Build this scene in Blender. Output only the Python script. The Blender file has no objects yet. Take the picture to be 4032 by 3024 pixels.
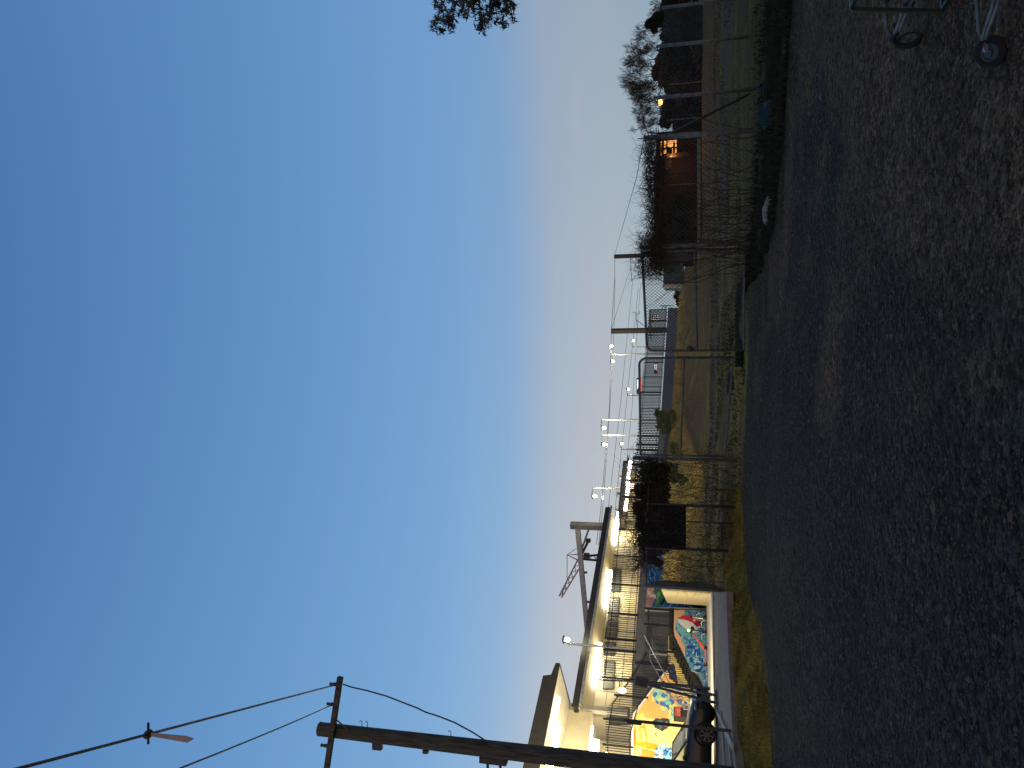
import bpy, math, random
import numpy as np
from mathutils import Vector, Matrix
R = math.radians
rnd = random.Random(7)
S = bpy.context.scene
COL = S.collection

# ------------------------------------------------------------------ camera
F_PX, CX, CY = 2950.0, 2016.0, 1512.0
PITCH = math.atan(704 / F_PX)
CP, SP = math.cos(PITCH), math.sin(PITCH)
CAMZ = 1.5
cam_d = bpy.data.cameras.new('camera'); cam = bpy.data.objects.new('camera', cam_d); COL.objects.link(cam)
cam_d.sensor_width = 36; cam_d.lens = F_PX / 4032 * 36; cam_d.clip_end = 3000; cam_d.clip_start = .05
# the photograph was taken with the phone on its side: world up is the picture's left
cam.matrix_world = Matrix(((0, 1, 0, 0), (SP, 0, -CP, 0), (-CP, 0, -SP, CAMZ), (0, 0, 0, 1)))
S.camera = cam
S.render.engine = 'CYCLES'
S.view_settings.view_transform = 'Standard'; S.view_settings.look = 'None'
S.view_settings.exposure = 0; S.view_settings.gamma = 1

def lin(c):
    return tuple(((v / 255) / 12.92 if v / 255 < .04045 else ((v / 255 + .055) / 1.055) ** 2.4) for v in c)

# ------------------------------------------------------------------ sky (dusk)
W = bpy.data.worlds.new('World'); S.world = W; W.use_nodes = True
nt = W.node_tree; nt.nodes.clear()
def N(t, k, **kw):
    n = t.nodes.new(k)
    for a, b in kw.items(): setattr(n, a, b)
    return n
wo = N(nt, 'ShaderNodeOutputWorld'); bg = N(nt, 'ShaderNodeBackground'); nt.links.new(bg.outputs[0], wo.inputs[0])
tc = N(nt, 'ShaderNodeTexCoord'); sep = N(nt, 'ShaderNodeSeparateXYZ'); nt.links.new(tc.outputs['Generated'], sep.inputs[0])
rp = N(nt, 'ShaderNodeValToRGB'); nt.links.new(sep.outputs['Z'], rp.inputs[0])
stops = [(0.0, (166, 178, 188)), (.05, (170, 180, 190)), (.10, (177, 181, 190)), (.14, (173, 179, 192)), (.175, (168, 176, 194)), (.20, (155, 172, 199)), (.235, (137, 167, 205)),
         (.30, (126, 162, 207)), (.41, (113, 154, 202)), (.50, (104, 145, 196)), (.62, (93, 134, 187)), (.75, (80, 117, 173)), (1.0, (60, 94, 150))]
el = rp.color_ramp.elements
while len(el) > 1: el.remove(el[0])
el[0].position = 0; el[0].color = (*lin(stops[0][1]), 1)
for p, c in stops[1:]:
    e = el.new(p); e.color = (*lin(c), 1)
# brighter, greener-blue to the west (left), greyer to the right
rx = N(nt, 'ShaderNodeMapRange'); rx.inputs[1].default_value = -.5; rx.inputs[2].default_value = .5; rx.inputs[3].default_value = 0; rx.inputs[4].default_value = 1
nt.links.new(sep.outputs['X'], rx.inputs[0])
side = N(nt, 'ShaderNodeMix', data_type='RGBA'); nt.links.new(rx.outputs[0], side.inputs[0])
side.inputs[6].default_value = (1.03, 1.12, 1.08, 1); side.inputs[7].default_value = (.80, .93, .97, 1)
lowz = N(nt, 'ShaderNodeMapRange'); lowz.inputs[1].default_value = .34; lowz.inputs[2].default_value = .08; nt.links.new(sep.outputs['Z'], lowz.inputs[0])
side2 = N(nt, 'ShaderNodeMix', data_type='RGBA'); nt.links.new(rx.outputs[0], side2.inputs[0])
side2.inputs[6].default_value = (1.42, 1.36, 1.20, 1); side2.inputs[7].default_value = (.70, .85, .94, 1)
side3 = N(nt, 'ShaderNodeMix', data_type='RGBA'); nt.links.new(lowz.outputs[0], side3.inputs[0]); nt.links.new(side.outputs[2], side3.inputs[6]); nt.links.new(side2.outputs[2], side3.inputs[7])
mul = N(nt, 'ShaderNodeMix', data_type='RGBA', blend_type='MULTIPLY'); mul.inputs[0].default_value = 1
nt.links.new(rp.outputs[0], mul.inputs[6]); nt.links.new(side3.outputs[2], mul.inputs[7])
# thin cloud wisps low down
mp = N(nt, 'ShaderNodeMapping'); mp.inputs['Scale'].default_value = (5, 5, 24); nt.links.new(tc.outputs['Generated'], mp.inputs[0])
nz = N(nt, 'ShaderNodeTexNoise'); nz.inputs['Scale'].default_value = 1.3; nz.inputs['Detail'].default_value = 5; nt.links.new(mp.outputs[0], nz.inputs[0])
cr = N(nt, 'ShaderNodeMapRange'); cr.inputs[1].default_value = .56; cr.inputs[2].default_value = .72; nt.links.new(nz.outputs[0], cr.inputs[0])
hb = N(nt, 'ShaderNodeValToRGB'); nt.links.new(sep.outputs['Z'], hb.inputs[0])
he = hb.color_ramp.elements; he[0].position = .04; he[0].color = (0, 0, 0, 1); he[1].position = .20; he[1].color = (0, 0, 0, 1)
m_ = he.new(.11); m_.color = (.35, .35, .35, 1)
cm = N(nt, 'ShaderNodeMath', operation='MULTIPLY'); nt.links.new(cr.outputs[0], cm.inputs[0]); nt.links.new(hb.outputs[0], cm.inputs[1])
cl = N(nt, 'ShaderNodeMix', data_type='RGBA'); nt.links.new(cm.outputs[0], cl.inputs[0]); nt.links.new(mul.outputs[2], cl.inputs[6])
cl.inputs[7].default_value = (*lin((186, 178, 196)), 1)
gy = N(nt, 'ShaderNodeMapRange'); gy.inputs[1].default_value = -.15; gy.inputs[2].default_value = -.8; nt.links.new(sep.outputs['Y'], gy.inputs[0])
gz_ = N(nt, 'ShaderNodeMapRange'); gz_.inputs[1].default_value = .75; gz_.inputs[2].default_value = .05; nt.links.new(sep.outputs['Z'], gz_.inputs[0])
gm_ = N(nt, 'ShaderNodeMath', operation='MULTIPLY'); nt.links.new(gy.outputs[0], gm_.inputs[0]); nt.links.new(gz_.outputs[0], gm_.inputs[1])
glow = N(nt, 'ShaderNodeMix', data_type='RGBA'); nt.links.new(gm_.outputs[0], glow.inputs[0]); nt.links.new(cl.outputs[2], glow.inputs[6]); glow.inputs[7].default_value = (.95, .58, .30, 1)
nt.links.new(glow.outputs[2], bg.inputs[0]); bg.inputs[1].default_value = 1.0

# ------------------------------------------------------------------ placing helpers
def ray(x, y):
    r = (CY - y) / F_PX; u = (CX - x) / F_PX
    return Vector((r, CP - SP * u, SP + CP * u))
O = Vector((0, 0, CAMZ))
def WY(x, y, Y):                      # point seen there at distance Y
    d = ray(x, y); return O + d * (Y / d.y)
def WZ(x, y, z):                      # on level z
    d = ray(x, y); return O + d * ((z - CAMZ) / d.z)
K = .4985                             # the railway runs along X = K*Y - c
def WP(x, y, c):
    d = ray(x, y); return O + d * (-c / (d.x - K * d.y))
def proj(p):
    v = p - O; f = v.y * CP + v.z * SP; u = -v.y * SP + v.z * CP
    return CX - u / f * F_PX, CY - v.x / f * F_PX
def crop(x0, y0, s): return lambda a, b: (x0 + a * s, y0 + b * s)
cA = crop(2000, 2400, .45208); cB = crop(2000, 1900, .45208); cC = crop(2300, 1500, .31646); cD = crop(2300, 1100, .31646)
cE = crop(2300, 700, .36166); cF = crop(2300, 300, .40687); cG = crop(2300, 0, .40687); cH = crop(1100, 2500, .54249)
cI = crop(3200, 0, .37613); cJ = crop(0, 2400, .63291); cK = crop(1600, 0, .27125); cL = crop(2500, 2600, .25554); cM = crop(2400, 2250, .2713)
NF = Vector((1, -K, 0)).normalized()  # towards the car park
AL = Vector((K, 1, 0)).normalized()   # along the line, away
def ss(t): t = max(0, min(1, t)); return t * t * (3 - 2 * t)
def interp(a, tab): return float(np.interp(a, [t[0] for t in tab], [t[1] for t in tab]))
T_E = [(-2, 9), (-.7, 12.4), (-.4985, 13.4), (-.403, 14.2), (-.313, 15.7), (-.253, 19), (-.1925, 20.7), (-.1325, 22), (-.06, 21.5), (.037, 21), (.10, 20.7), (.124, 19.2), (.143, 16.3), (.2, 13.8), (.27, 13.1), (.318, 12.4), (.5, 11.4), (2, 9)]
T_P = [(-2, 11), (-.7, 14), (-.4985, 15.8), (-.419, 17.4), (-.293, 19.4), (-.27, 19.8), (-.2, 24), (-.098, 25.5), (.05, 24), (.14, 19), (.32, 16.5), (.5, 16), (2, 14)]
T_H = [(-2, .45), (-.2, .45), (-.1, .34), (0, .2), (.1, .12), (.3, .05), (2, .05)]
def wall_x(Y): return -8.6 - .35 * (Y - 32)
def gz(X, Y):
    if Y < 1: return 0.0
    a = X / Y
    ye, yp = interp(a, T_E), interp(a, T_P)
    z = .15 * ss((Y - 4) / 9) * ss((.1 - a) / .3) + interp(a, T_H) * ss((Y - ye) / (yp - ye))
    q = X - K * Y
    f = ss((X - wall_x(Y)) / 1.2) if Y > 20 else (1 if a > -.26 else 0)
    z += f * min(.62, .02 * max(0, Y - 23))
    z += f * 1.75 * ss((-q - 24.5) / 9) * ss((Y - 28) / 8) * ss((110 - Y) / 20)
    return z

# ------------------------------------------------------------------ mesh and object helpers
class MB:
    def __init__(s): s.v = []; s.f = []
    def add(s, vs, fs):
        o = len(s.v); s.v += [tuple(p) for p in vs]; s.f += [tuple(i + o for i in f) for f in fs]
    def ob(s, c, a, b, d):            # box: centre, three half vectors
        c, a, b, d = Vector(c), Vector(a), Vector(b), Vector(d)
        vs = [c + a * i + b * j + d * k for i in (-1, 1) for j in (-1, 1) for k in (-1, 1)]
        s.add(vs, [(0, 1, 3, 2), (4, 6, 7, 5), (0, 4, 5, 1), (2, 3, 7, 6), (0, 2, 6, 4), (1, 5, 7, 3)])
    def box(s, x0, y0, z0, x1, y1, z1):
        s.ob(((x0 + x1) / 2, (y0 + y1) / 2, (z0 + z1) / 2), ((x1 - x0) / 2, 0, 0), (0, (y1 - y0) / 2, 0), (0, 0, (z1 - z0) / 2))
    def beam(s, p, q, w, h, up=Vector((0, 0, 1))):
        p, q = Vector(p), Vector(q); d = q - p
        if d.length < 1e-6: return
        n = d.normalized(); a = n.cross(up)
        if a.length < 1e-3: a = n.cross(Vector((1, 0, 0)))
        a.normalize(); b = a.cross(n)
        s.ob((p + q) / 2, d / 2, a * w / 2, b * h / 2)
    def tube(s, pts, r, n=6, caps=True):
        pts = [Vector(p) for p in pts]
        rs = r if isinstance(r, (list, tuple)) else [r] * len(pts)
        o = len(s.v); prev = None
        for i, p in enumerate(pts):
            d = (pts[min(i + 1, len(pts) - 1)] - pts[max(i - 1, 0)])
            if d.length < 1e-9: d = Vector((0, 0, 1))
            d.normalize()
            if prev is None:
                a = d.cross(Vector((0, 0, 1)) if abs(d.z) < .9 else Vector((1, 0, 0))); a.normalize()
            else:
                a = prev - d * prev.dot(d)
                if a.length < 1e-6: a = d.orthogonal()
                a.normalize()
            prev = a; b = d.cross(a)
            for k in range(n):
                t = 2 * math.pi * k / n
                s.v.append(tuple(p + (a * math.cos(t) + b * math.sin(t)) * rs[i]))
        for i in range(len(pts) - 1):
            for k in range(n):
                s.f.append((o + i * n + k, o + i * n + (k + 1) % n, o + (i + 1) * n + (k + 1) % n, o + (i + 1) * n + k))
        if caps and n > 2:
            s.f.append(tuple(o + k for k in range(n))[::-1]); s.f.append(tuple(o + (len(pts) - 1) * n + k for k in range(n)))
    def ext(s, pts, vec):             # polygon pushed along vec
        n = len(pts); vs = [Vector(p) for p in pts] + [Vector(p) + Vector(vec) for p in pts]
        s.add(vs, [tuple(range(n)), tuple(range(2 * n - 1, n - 1, -1))] + [(i, i + n, (i + 1) % n + n, (i + 1) % n) for i in range(n)])
    def quad(s, *p): s.add(p, [tuple(range(len(p)))])
    def ell(s, c, rx, ry, rz, n=10, m=7):
        vs = []; fs = []
        for i in range(m + 1):
            t = math.pi * i / m
            for k in range(n):
                u = 2 * math.pi * k / n
                vs.append((c[0] + rx * math.sin(t) * math.cos(u), c[1] + ry * math.sin(t) * math.sin(u), c[2] + rz * math.cos(t)))
        for i in range(m):
            for k in range(n): fs.append((i * n + k, (i + 1) * n + k, (i + 1) * n + (k + 1) % n, i * n + (k + 1) % n))
        s.add(vs, fs)
def build(name, mb, mat, parent=None, smooth=False, bevel=0):
    me = bpy.data.meshes.new(name); me.from_pydata(mb.v, [], mb.f)
    me.materials.append(mat)
    if smooth: me.polygons.foreach_set('use_smooth', [True] * len(me.polygons))
    me.update()
    o = bpy.data.objects.new(name, me); COL.objects.link(o)
    if parent is not None: put(o, parent)
    if bevel:
        b = o.modifiers.new('bevel', 'BEVEL'); b.width = bevel; b.segments = 2; b.limit_method = 'ANGLE'
    return o
def abs_loc(p):
    l = Vector(p.location)
    while p.parent: p = p.parent; l = l + p.location
    return l
def put(o, parent):                   # mesh coordinates are world ones: take the parent's place off
    o.parent = parent; o.location = -abs_loc(parent)
def tag(o, label=None, cat=None, group=None, kind=None):
    for k, v in (('label', label), ('category', cat), ('group', group), ('kind', kind)):
        if v: o[k] = v
    return o
def thing(name, label, cat, loc, group=None):
    o = bpy.data.objects.new(name, None); COL.objects.link(o); o.location = loc; o.empty_display_size = .2
    return tag(o, label, cat, group)
def one(name, mb, mat, label, cat, group=None, **kw): return tag(build(name, mb, mat, **kw), label, cat, group)
def struct(name, mb, mat, **kw): return tag(build(name, mb, mat, **kw), kind='structure')
def copy_thing(root, loc, label):
    c = root.copy(); COL.objects.link(c); c.location = loc; c['label'] = label
    for ch in root.children:
        d = ch.copy(); COL.objects.link(d); d.parent = c
        for g in ch.children:
            e = g.copy(); COL.objects.link(e); e.parent = d
    return c

# ------------------------------------------------------------------ materials
def mat(name, col, rough=.8, metal=0, var=.25, scale=6, bump=0, bscale=40, spec=.3, col2=None, stretch=(1, 1, 1)):
    m = bpy.data.materials.new(name); m.use_nodes = True; t = m.node_tree; b = t.nodes['Principled BSDF']
    b.inputs['Roughness'].default_value = rough; b.inputs['Metallic'].default_value = metal; b.inputs['Specular IOR Level'].default_value = spec
    g = N(t, 'ShaderNodeNewGeometry'); mpn = N(t, 'ShaderNodeMapping'); mpn.inputs['Scale'].default_value = stretch
    t.links.new(g.outputs['Position'], mpn.inputs[0])
    n = N(t, 'ShaderNodeTexNoise'); n.inputs['Scale'].default_value = scale; n.inputs['Detail'].default_value = 6; t.links.new(mpn.outputs[0], n.inputs[0])
    r = N(t, 'ShaderNodeValToRGB'); t.links.new(n.outputs[0], r.inputs[0])
    c2 = col2 or tuple(v * (1 + var) for v in col)
    e = r.color_ramp.elements; e[0].position = .32; e[0].color = (*[v * (1 - var) for v in col], 1); e[1].position = .68; e[1].color = (*c2, 1)
    t.links.new(r.outputs[0], b.inputs['Base Color'])
    if bump:
        n2 = N(t, 'ShaderNodeTexNoise'); n2.inputs['Scale'].default_value = bscale; n2.inputs['Detail'].default_value = 4; t.links.new(mpn.outputs[0], n2.inputs[0])
        bp = N(t, 'ShaderNodeBump'); bp.inputs['Strength'].default_value = bump; bp.inputs['Distance'].default_value = .03
        t.links.new(n2.outputs[0], bp.inputs['Height']); t.links.new(bp.outputs[0], b.inputs['Normal'])
    return m
def emis(name, col, st):
    m = bpy.data.materials.new(name); m.use_nodes = True; b = m.node_tree.nodes['Principled BSDF']
    b.inputs['Base Color'].default_value = (.8, .8, .8, 1); b.inputs['Emission Color'].default_value = (*col, 1); b.inputs['Emission Strength'].default_value = st
    return m
def vcol(name, rough=.7, nscale=9, namt=.3, bump=0, bscale=60, spec=.25):
    m = bpy.data.materials.new(name); m.use_nodes = True; t = m.node_tree; b = t.nodes['Principled BSDF']
    b.inputs['Roughness'].default_value = rough; b.inputs['Specular IOR Level'].default_value = spec
    a = N(t, 'ShaderNodeVertexColor', layer_name='Col'); g = N(t, 'ShaderNodeNewGeometry')
    n = N(t, 'ShaderNodeTexNoise'); n.inputs['Scale'].default_value = nscale; n.inputs['Detail'].default_value = 9; n.inputs['Roughness'].default_value = .7
    t.links.new(g.outputs['Position'], n.inputs[0])
    r = N(t, 'ShaderNodeMapRange'); r.inputs[1].default_value = .3; r.inputs[2].default_value = .7; r.inputs[3].default_value = 1 - namt; r.inputs[4].default_value = 1 + namt
    t.links.new(n.outputs[0], r.inputs[0])
    mx = N(t, 'ShaderNodeMix', data_type='RGBA', blend_type='MULTIPLY'); mx.inputs[0].default_value = 1
    t.links.new(a.outputs[0], mx.inputs[6]); t.links.new(r.outputs[0], mx.inputs[7]); t.links.new(mx.outputs[2], b.inputs['Base Color'])
    if bump:
        v = N(t, 'ShaderNodeTexVoronoi'); v.inputs['Scale'].default_value = bscale; t.links.new(g.outputs['Position'], v.inputs[0])
        bp = N(t, 'ShaderNodeBump'); bp.inputs['Strength'].default_value = bump; bp.inputs['Distance'].default_value = .02
        t.links.new(v.outputs[0], bp.inputs['Height']); t.links.new(bp.outputs[0], b.inputs['Normal'])
    return m
M = {}
M['steel'] = mat('galvanised_steel', (.095, .112, .115), .6, .3, .3, 12)
M['wire'] = mat('chain_wire', (.05, .05, .05), .6, .3, .3, 12)
M['black'] = mat('black_paint', (.012, .012, .014), .5, 0, .2)
M['dark'] = mat('dark_grey_metal', (.045, .047, .05), .6, .2, .2)
M['fascia'] = mat('dark_fascia', (.03, .03, .03), .8, 0, .15)
M['conc'] = mat('concrete', (.27, .26, .24), .85, 0, .18, 3, .15, 30)
M['conc_d'] = mat('weathered_concrete', (.13, .13, .135), .9, 0, .25, 2, .15, 30)
M['cream'] = mat('cream_wall', (.50, .46, .34), .7, 0, .08, 1.5)
M['white'] = mat('white_paint', (.75, .74, .70), .6, 0, .06, 2)
M['path'] = mat('path_concrete', (.19, .16, .12), .9, 0, .2, 5, .2, 60)
M['asphalt'] = mat('asphalt', (.055, .055, .058), .9, 0, .25, 8, .3, 90)
M['wood'] = mat('weathered_wood', (.038, .044, .043), .85, 0, .45, 5, .35, 22, stretch=(4, 4, .5), col2=(.075, .078, .07))
M['bark'] = mat('bark', (.05, .042, .035), .9, 0, .3)
M['vine'] = mat('dead_vine', (.045, .036, .028), .95, 0, .4, 20)
M['leaf'] = mat('dark_leaves', (.028, .045, .018), .8, 0, .5, 4, col2=(.07, .09, .03))
M['gum'] = mat('gum_leaves', (.035, .045, .03), .6, 0, .5, 9, col2=(.09, .10, .07))
M['ddark'] = mat('very_dark_leaves', (.016, .022, .012), .9, 0, .5, 4)  # very dark leaf colour of creeper, palm and dark trees
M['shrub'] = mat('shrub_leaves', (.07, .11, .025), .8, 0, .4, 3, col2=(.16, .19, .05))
M['cloth'] = mat('black_shade_cloth', (.005, .006, .006), .95, 0, .2, 10, .2, 60)
M['glassd'] = mat('dark_glass', (.45, .5, .45), .02, 0, .05, spec=.4); _g = M['glassd'].node_tree.nodes['Principled BSDF']; _g.inputs['Transmission Weight'].default_value = .95; _g.inputs['IOR'].default_value = 1.08
M['window'] = mat('grey_window', (.10, .11, .11), .25, 0, .2, 2)
M['car'] = mat('dark_car_paint', (.018, .02, .023), .28, .3, .1, 2, spec=.6)
M['tyre'] = mat('tyre_rubber', (.012, .012, .012), .9, 0, .2)
M['rim'] = mat('wheel_rim', (.10, .11, .11), .4, .6, .1)
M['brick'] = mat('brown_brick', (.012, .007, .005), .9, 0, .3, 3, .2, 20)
M['roof'] = mat('dark_roof', (.02, .02, .022), .9, 0, .2)
M['teal'] = mat('teal_plastic', (.006, .018, .018), .6, 0, .3, 4, .3, 6)
M['green'] = mat('green_enamel', (.003, .022, .014), .4, 0, .2)
M['tealwall'] = mat('teal_wall', (.07, .13, .13), .8, 0, .2, 2)
M['scoot'] = mat('orange_plastic', (.65, .10, .02), .4, 0, .1)
M['palelog'] = mat('bleached_log', (.17, .17, .16), .9, 0, .3, 12, .3, 30)
M['pink'] = mat('pale_pink_plastic', (.22, .21, .23), .7, 0, .1)
M['bluebl'] = mat('paint_blue', (.05, .05, .25), .8)
M['alum'] = mat('silver_tube', (.36, .38, .40), .35, .8, .1)
M['redst'] = mat('crane_red', (.42, .27, .26), .7, 0, .2)
M['white_e'] = emis('lit_tube', (1, .95, .78), 10)
M['warm_e'] = emis('lit_lamp', (1, .90, .55), 25)
M['orange_e'] = emis('lit_orange_lamp', (1, .36, .03), 3)
M['win_e'] = emis('lit_window', (1, .36, .04), 1.3)
M['board_e'] = emis('lit_board', (1, .85, .45), 1.6)
M['red_e'] = emis('red_led', (1, .07, .03), 2.5)
M['whi_e'] = emis('white_screen', (1, .95, .95), 2.2)
M['green_e'] = emis('green_led', (.05, 1, .25), 5)

def light(name, kind, loc, power, col, parent, size=.3, target=None, size_y=None, spot=None):
    d = bpy.data.lights.new(name, kind); d.energy = power; d.color = col
    if kind == 'AREA':
        d.size = size
        if size_y: d.shape = 'RECTANGLE'; d.size_y = size_y
    else: d.shadow_soft_size = size
    if spot: d.spot_size = R(spot); d.spot_blend = .6
    o = bpy.data.objects.new(name, d); COL.objects.link(o); o.parent = parent; o.location = Vector(loc) - abs_loc(parent)
    if target is not None:
        o.rotation_euler = (Vector(target) - Vector(loc)).to_track_quat('-Z', 'Y').to_euler()
    return o
WARM = (1, .76, .36)

# ------------------------------------------------------------------ ground
def vnoise(x, y, seed=0):
    xi, yi = math.floor(x), math.floor(y); fx, fy = x - xi, y - yi
    def h(i, j):
        n = (i * 374761393 + j * 668265263 + seed * 974711) & 0xffffffff
        n = ((n ^ (n >> 13)) * 1274126177) & 0xffffffff
        return ((n ^ (n >> 16)) & 0xffff) / 65535
    fx, fy = fx * fx * (3 - 2 * fx), fy * fy * (3 - 2 * fy)
    return (h(xi, yi) * (1 - fx) + h(xi + 1, yi) * fx) * (1 - fy) + (h(xi, yi + 1) * (1 - fx) + h(xi + 1, yi + 1) * fx) * fy
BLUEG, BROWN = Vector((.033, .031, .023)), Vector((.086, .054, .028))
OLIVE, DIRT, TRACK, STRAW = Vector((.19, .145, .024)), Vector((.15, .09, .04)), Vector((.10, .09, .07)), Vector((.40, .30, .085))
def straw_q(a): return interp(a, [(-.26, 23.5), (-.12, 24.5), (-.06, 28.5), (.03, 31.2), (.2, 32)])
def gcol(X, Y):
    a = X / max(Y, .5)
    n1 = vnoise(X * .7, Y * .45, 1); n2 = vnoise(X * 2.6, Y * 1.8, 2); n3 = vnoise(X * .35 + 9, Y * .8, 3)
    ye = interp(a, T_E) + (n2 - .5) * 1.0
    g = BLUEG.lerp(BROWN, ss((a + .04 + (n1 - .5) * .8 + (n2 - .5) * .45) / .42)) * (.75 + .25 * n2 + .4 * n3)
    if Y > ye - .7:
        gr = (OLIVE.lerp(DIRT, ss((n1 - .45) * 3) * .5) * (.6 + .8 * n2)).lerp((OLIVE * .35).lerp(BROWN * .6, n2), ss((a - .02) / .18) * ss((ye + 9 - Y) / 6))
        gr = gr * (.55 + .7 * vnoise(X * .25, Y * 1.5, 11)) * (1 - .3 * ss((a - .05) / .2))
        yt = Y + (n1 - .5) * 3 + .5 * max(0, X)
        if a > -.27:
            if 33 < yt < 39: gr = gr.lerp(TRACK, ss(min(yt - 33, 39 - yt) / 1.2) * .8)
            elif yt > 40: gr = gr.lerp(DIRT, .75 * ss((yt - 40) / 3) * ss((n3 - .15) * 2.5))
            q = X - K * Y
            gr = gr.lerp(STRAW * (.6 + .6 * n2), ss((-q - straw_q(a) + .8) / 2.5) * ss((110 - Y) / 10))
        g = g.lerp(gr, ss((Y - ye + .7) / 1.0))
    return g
def axis(lo, hi, pts):
    out = [lo]
    while out[-1] < hi:
        st = interp(out[-1], pts); out.append(out[-1] + st)
    return out
xs = axis(-420, 420, [(-420, 25), (-60, 4), (-20, .4), (-12, .22), (12, .22), (20, .5), (60, 4), (420, 25)])
ys = axis(-12, 900, [(-12, 2), (1, .3), (3, .15), (30, .22), (60, .7), (90, 4), (900, 60)])
vs, cs = [], []
for y in ys:
    for x in xs:
        z = gz(x, y)
        z += (vnoise(x * 3, y * 3, 5) - .5) * .025 + (vnoise(x * .8, y * .8, 6) - .5) * .05 if 0 < y < 60 else 0
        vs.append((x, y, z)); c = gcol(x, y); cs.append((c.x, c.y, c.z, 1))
nx = len(xs)
fs = [(j * nx + i, j * nx + i + 1, (j + 1) * nx + i + 1, (j + 1) * nx + i) for j in range(len(ys) - 1) for i in range(nx - 1)]
me = bpy.data.meshes.new('ground'); me.from_pydata(vs, [], fs)
ca = me.color_attributes.new('Col', 'FLOAT_COLOR', 'POINT'); ca.data.foreach_set('color', np.array(cs, dtype=np.float32).ravel())
me.polygons.foreach_set('use_smooth', [True] * len(fs))
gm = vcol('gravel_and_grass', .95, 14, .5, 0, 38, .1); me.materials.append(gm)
t_ = gm.node_tree; pb_ = t_.nodes['Principled BSDF']; src_ = pb_.inputs['Base Color'].links[0].from_socket; geo = N(t_, 'ShaderNodeNewGeometry')
prev_ = src_; hsum = None
for sc_, lo_, hi_ in ((16, .58, 1.42), (34, .45, 1.6), (85, .5, 1.5)):
    vo = N(t_, 'ShaderNodeTexVoronoi'); vo.inputs['Scale'].default_value = sc_; t_.links.new(geo.outputs['Position'], vo.inputs[0])
    sc2 = N(t_, 'ShaderNodeSeparateColor'); t_.links.new(vo.outputs['Color'], sc2.inputs[0]); mr = N(t_, 'ShaderNodeMapRange'); mr.inputs[3].default_value = lo_; mr.inputs[4].default_value = hi_; t_.links.new(sc2.outputs[0], mr.inputs[0])
    mm = N(t_, 'ShaderNodeMix', data_type='RGBA', blend_type='MULTIPLY'); mm.inputs[0].default_value = 1; t_.links.new(prev_, mm.inputs[6]); t_.links.new(mr.outputs[0], mm.inputs[7]); prev_ = mm.outputs[2]
    sm_ = N(t_, 'ShaderNodeMath', operation='MULTIPLY_ADD'); t_.links.new(vo.outputs['Distance'], sm_.inputs[0]); sm_.inputs[1].default_value = -1 * 13 / sc_
    if hsum is not None: t_.links.new(hsum, sm_.inputs[2])
    else: sm_.inputs[2].default_value = 0
    hsum = sm_.outputs[0]
t_.links.new(prev_, pb_.inputs['Base Color']); bq = N(t_, 'ShaderNodeBump'); bq.inputs['Strength'].default_value = 1; bq.inputs['Distance'].default_value = .05; t_.links.new(hsum, bq.inputs['Height']); t_.links.new(bq.outputs[0], pb_.inputs['Normal'])
g = bpy.data.objects.new('ground', me); COL.objects.link(g); tag(g, kind='structure')

# footpath, forecourt and the little car park
ZP = .66
def poly_z(name, pts, z, m, th=.16):
    mb = MB(); P = [WZ(*p, z) for p in pts]; mb.ext([p - Vector((0, 0, th)) for p in P], (0, 0, th)); return struct(name, mb, m)
poly_z('footpath', [(2860, 2330), (2862, 2420), (2872, 2640), (2879, 2784), (2884, 2880), (2902, 3060), (2925, 3400), (2860, 3400), (2822, 3060), (2812, 2784), (2810, 2420), (2808, 2330)], ZP, M['path'])
poly_z('forecourt', [(2806, 2318), (2808, 2420), (2810, 2800), (2816, 3500), (2782, 3500), (2782, 2900), (2782, 2790), (2783, 2420), (2779, 2310)], ZP + .05, M['conc'])
poly_z('parking_bay', [(2815, 2780), (2869, 2950), (2888, 3100), (2850, 3500), (2808, 3400), (2812, 2900)], ZP + .006, M['asphalt'], .02)
k = MB()
for a_, b_ in (((1805, 850), (1960, 1200)), ((1858, 900), (1890, 1400)), ((1925, 1130), (1948, 1400))):
    p, q = WZ(*cA(*a_), ZP + .03), WZ(*cA(*b_), ZP + .03); k.beam(p, q, .14, .04)
struct('kerb', k, M['conc'])

# loose stones on the gravel
mb = MB(); r2 = random.Random(3)
for i in range(24000):
    a = r2.uniform(-.62, .62); Y = 3.0 + 18 * r2.random() ** 1.5; X = a * Y
    if Y > interp(a, T_E) + .3: continue
    s = r2.uniform(.006, .014) * (1 + (r2.random() ** 12) * 2.0) * (.55 + Y * .06); z = gz(X, Y)
    pts = []
    for kx, ky, kz in ((1, 0, 0), (-1, 0, 0), (0, 1, 0), (0, -1, 0), (0, 0, 1), (0, 0, -.3)):
        pts.append((X + s * kx * r2.uniform(.6, 1.5), Y + s * ky * r2.uniform(.6, 1.5), z + .012 + s * kz * r2.uniform(.4, .9)))
    mb.add(pts, [(0, 2, 4), (2, 1, 4), (1, 3, 4), (3, 0, 4), (2, 0, 5), (1, 2, 5), (3, 1, 5), (0, 3, 5)])
tag(build('loose_stones', mb, mat('stones', (.05, .042, .032), .95, 0, .5, 7, col2=(.11, .095, .07))), 'loose grey stones strewn over the dark gravel yard', 'stones', kind='stuff')

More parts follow.
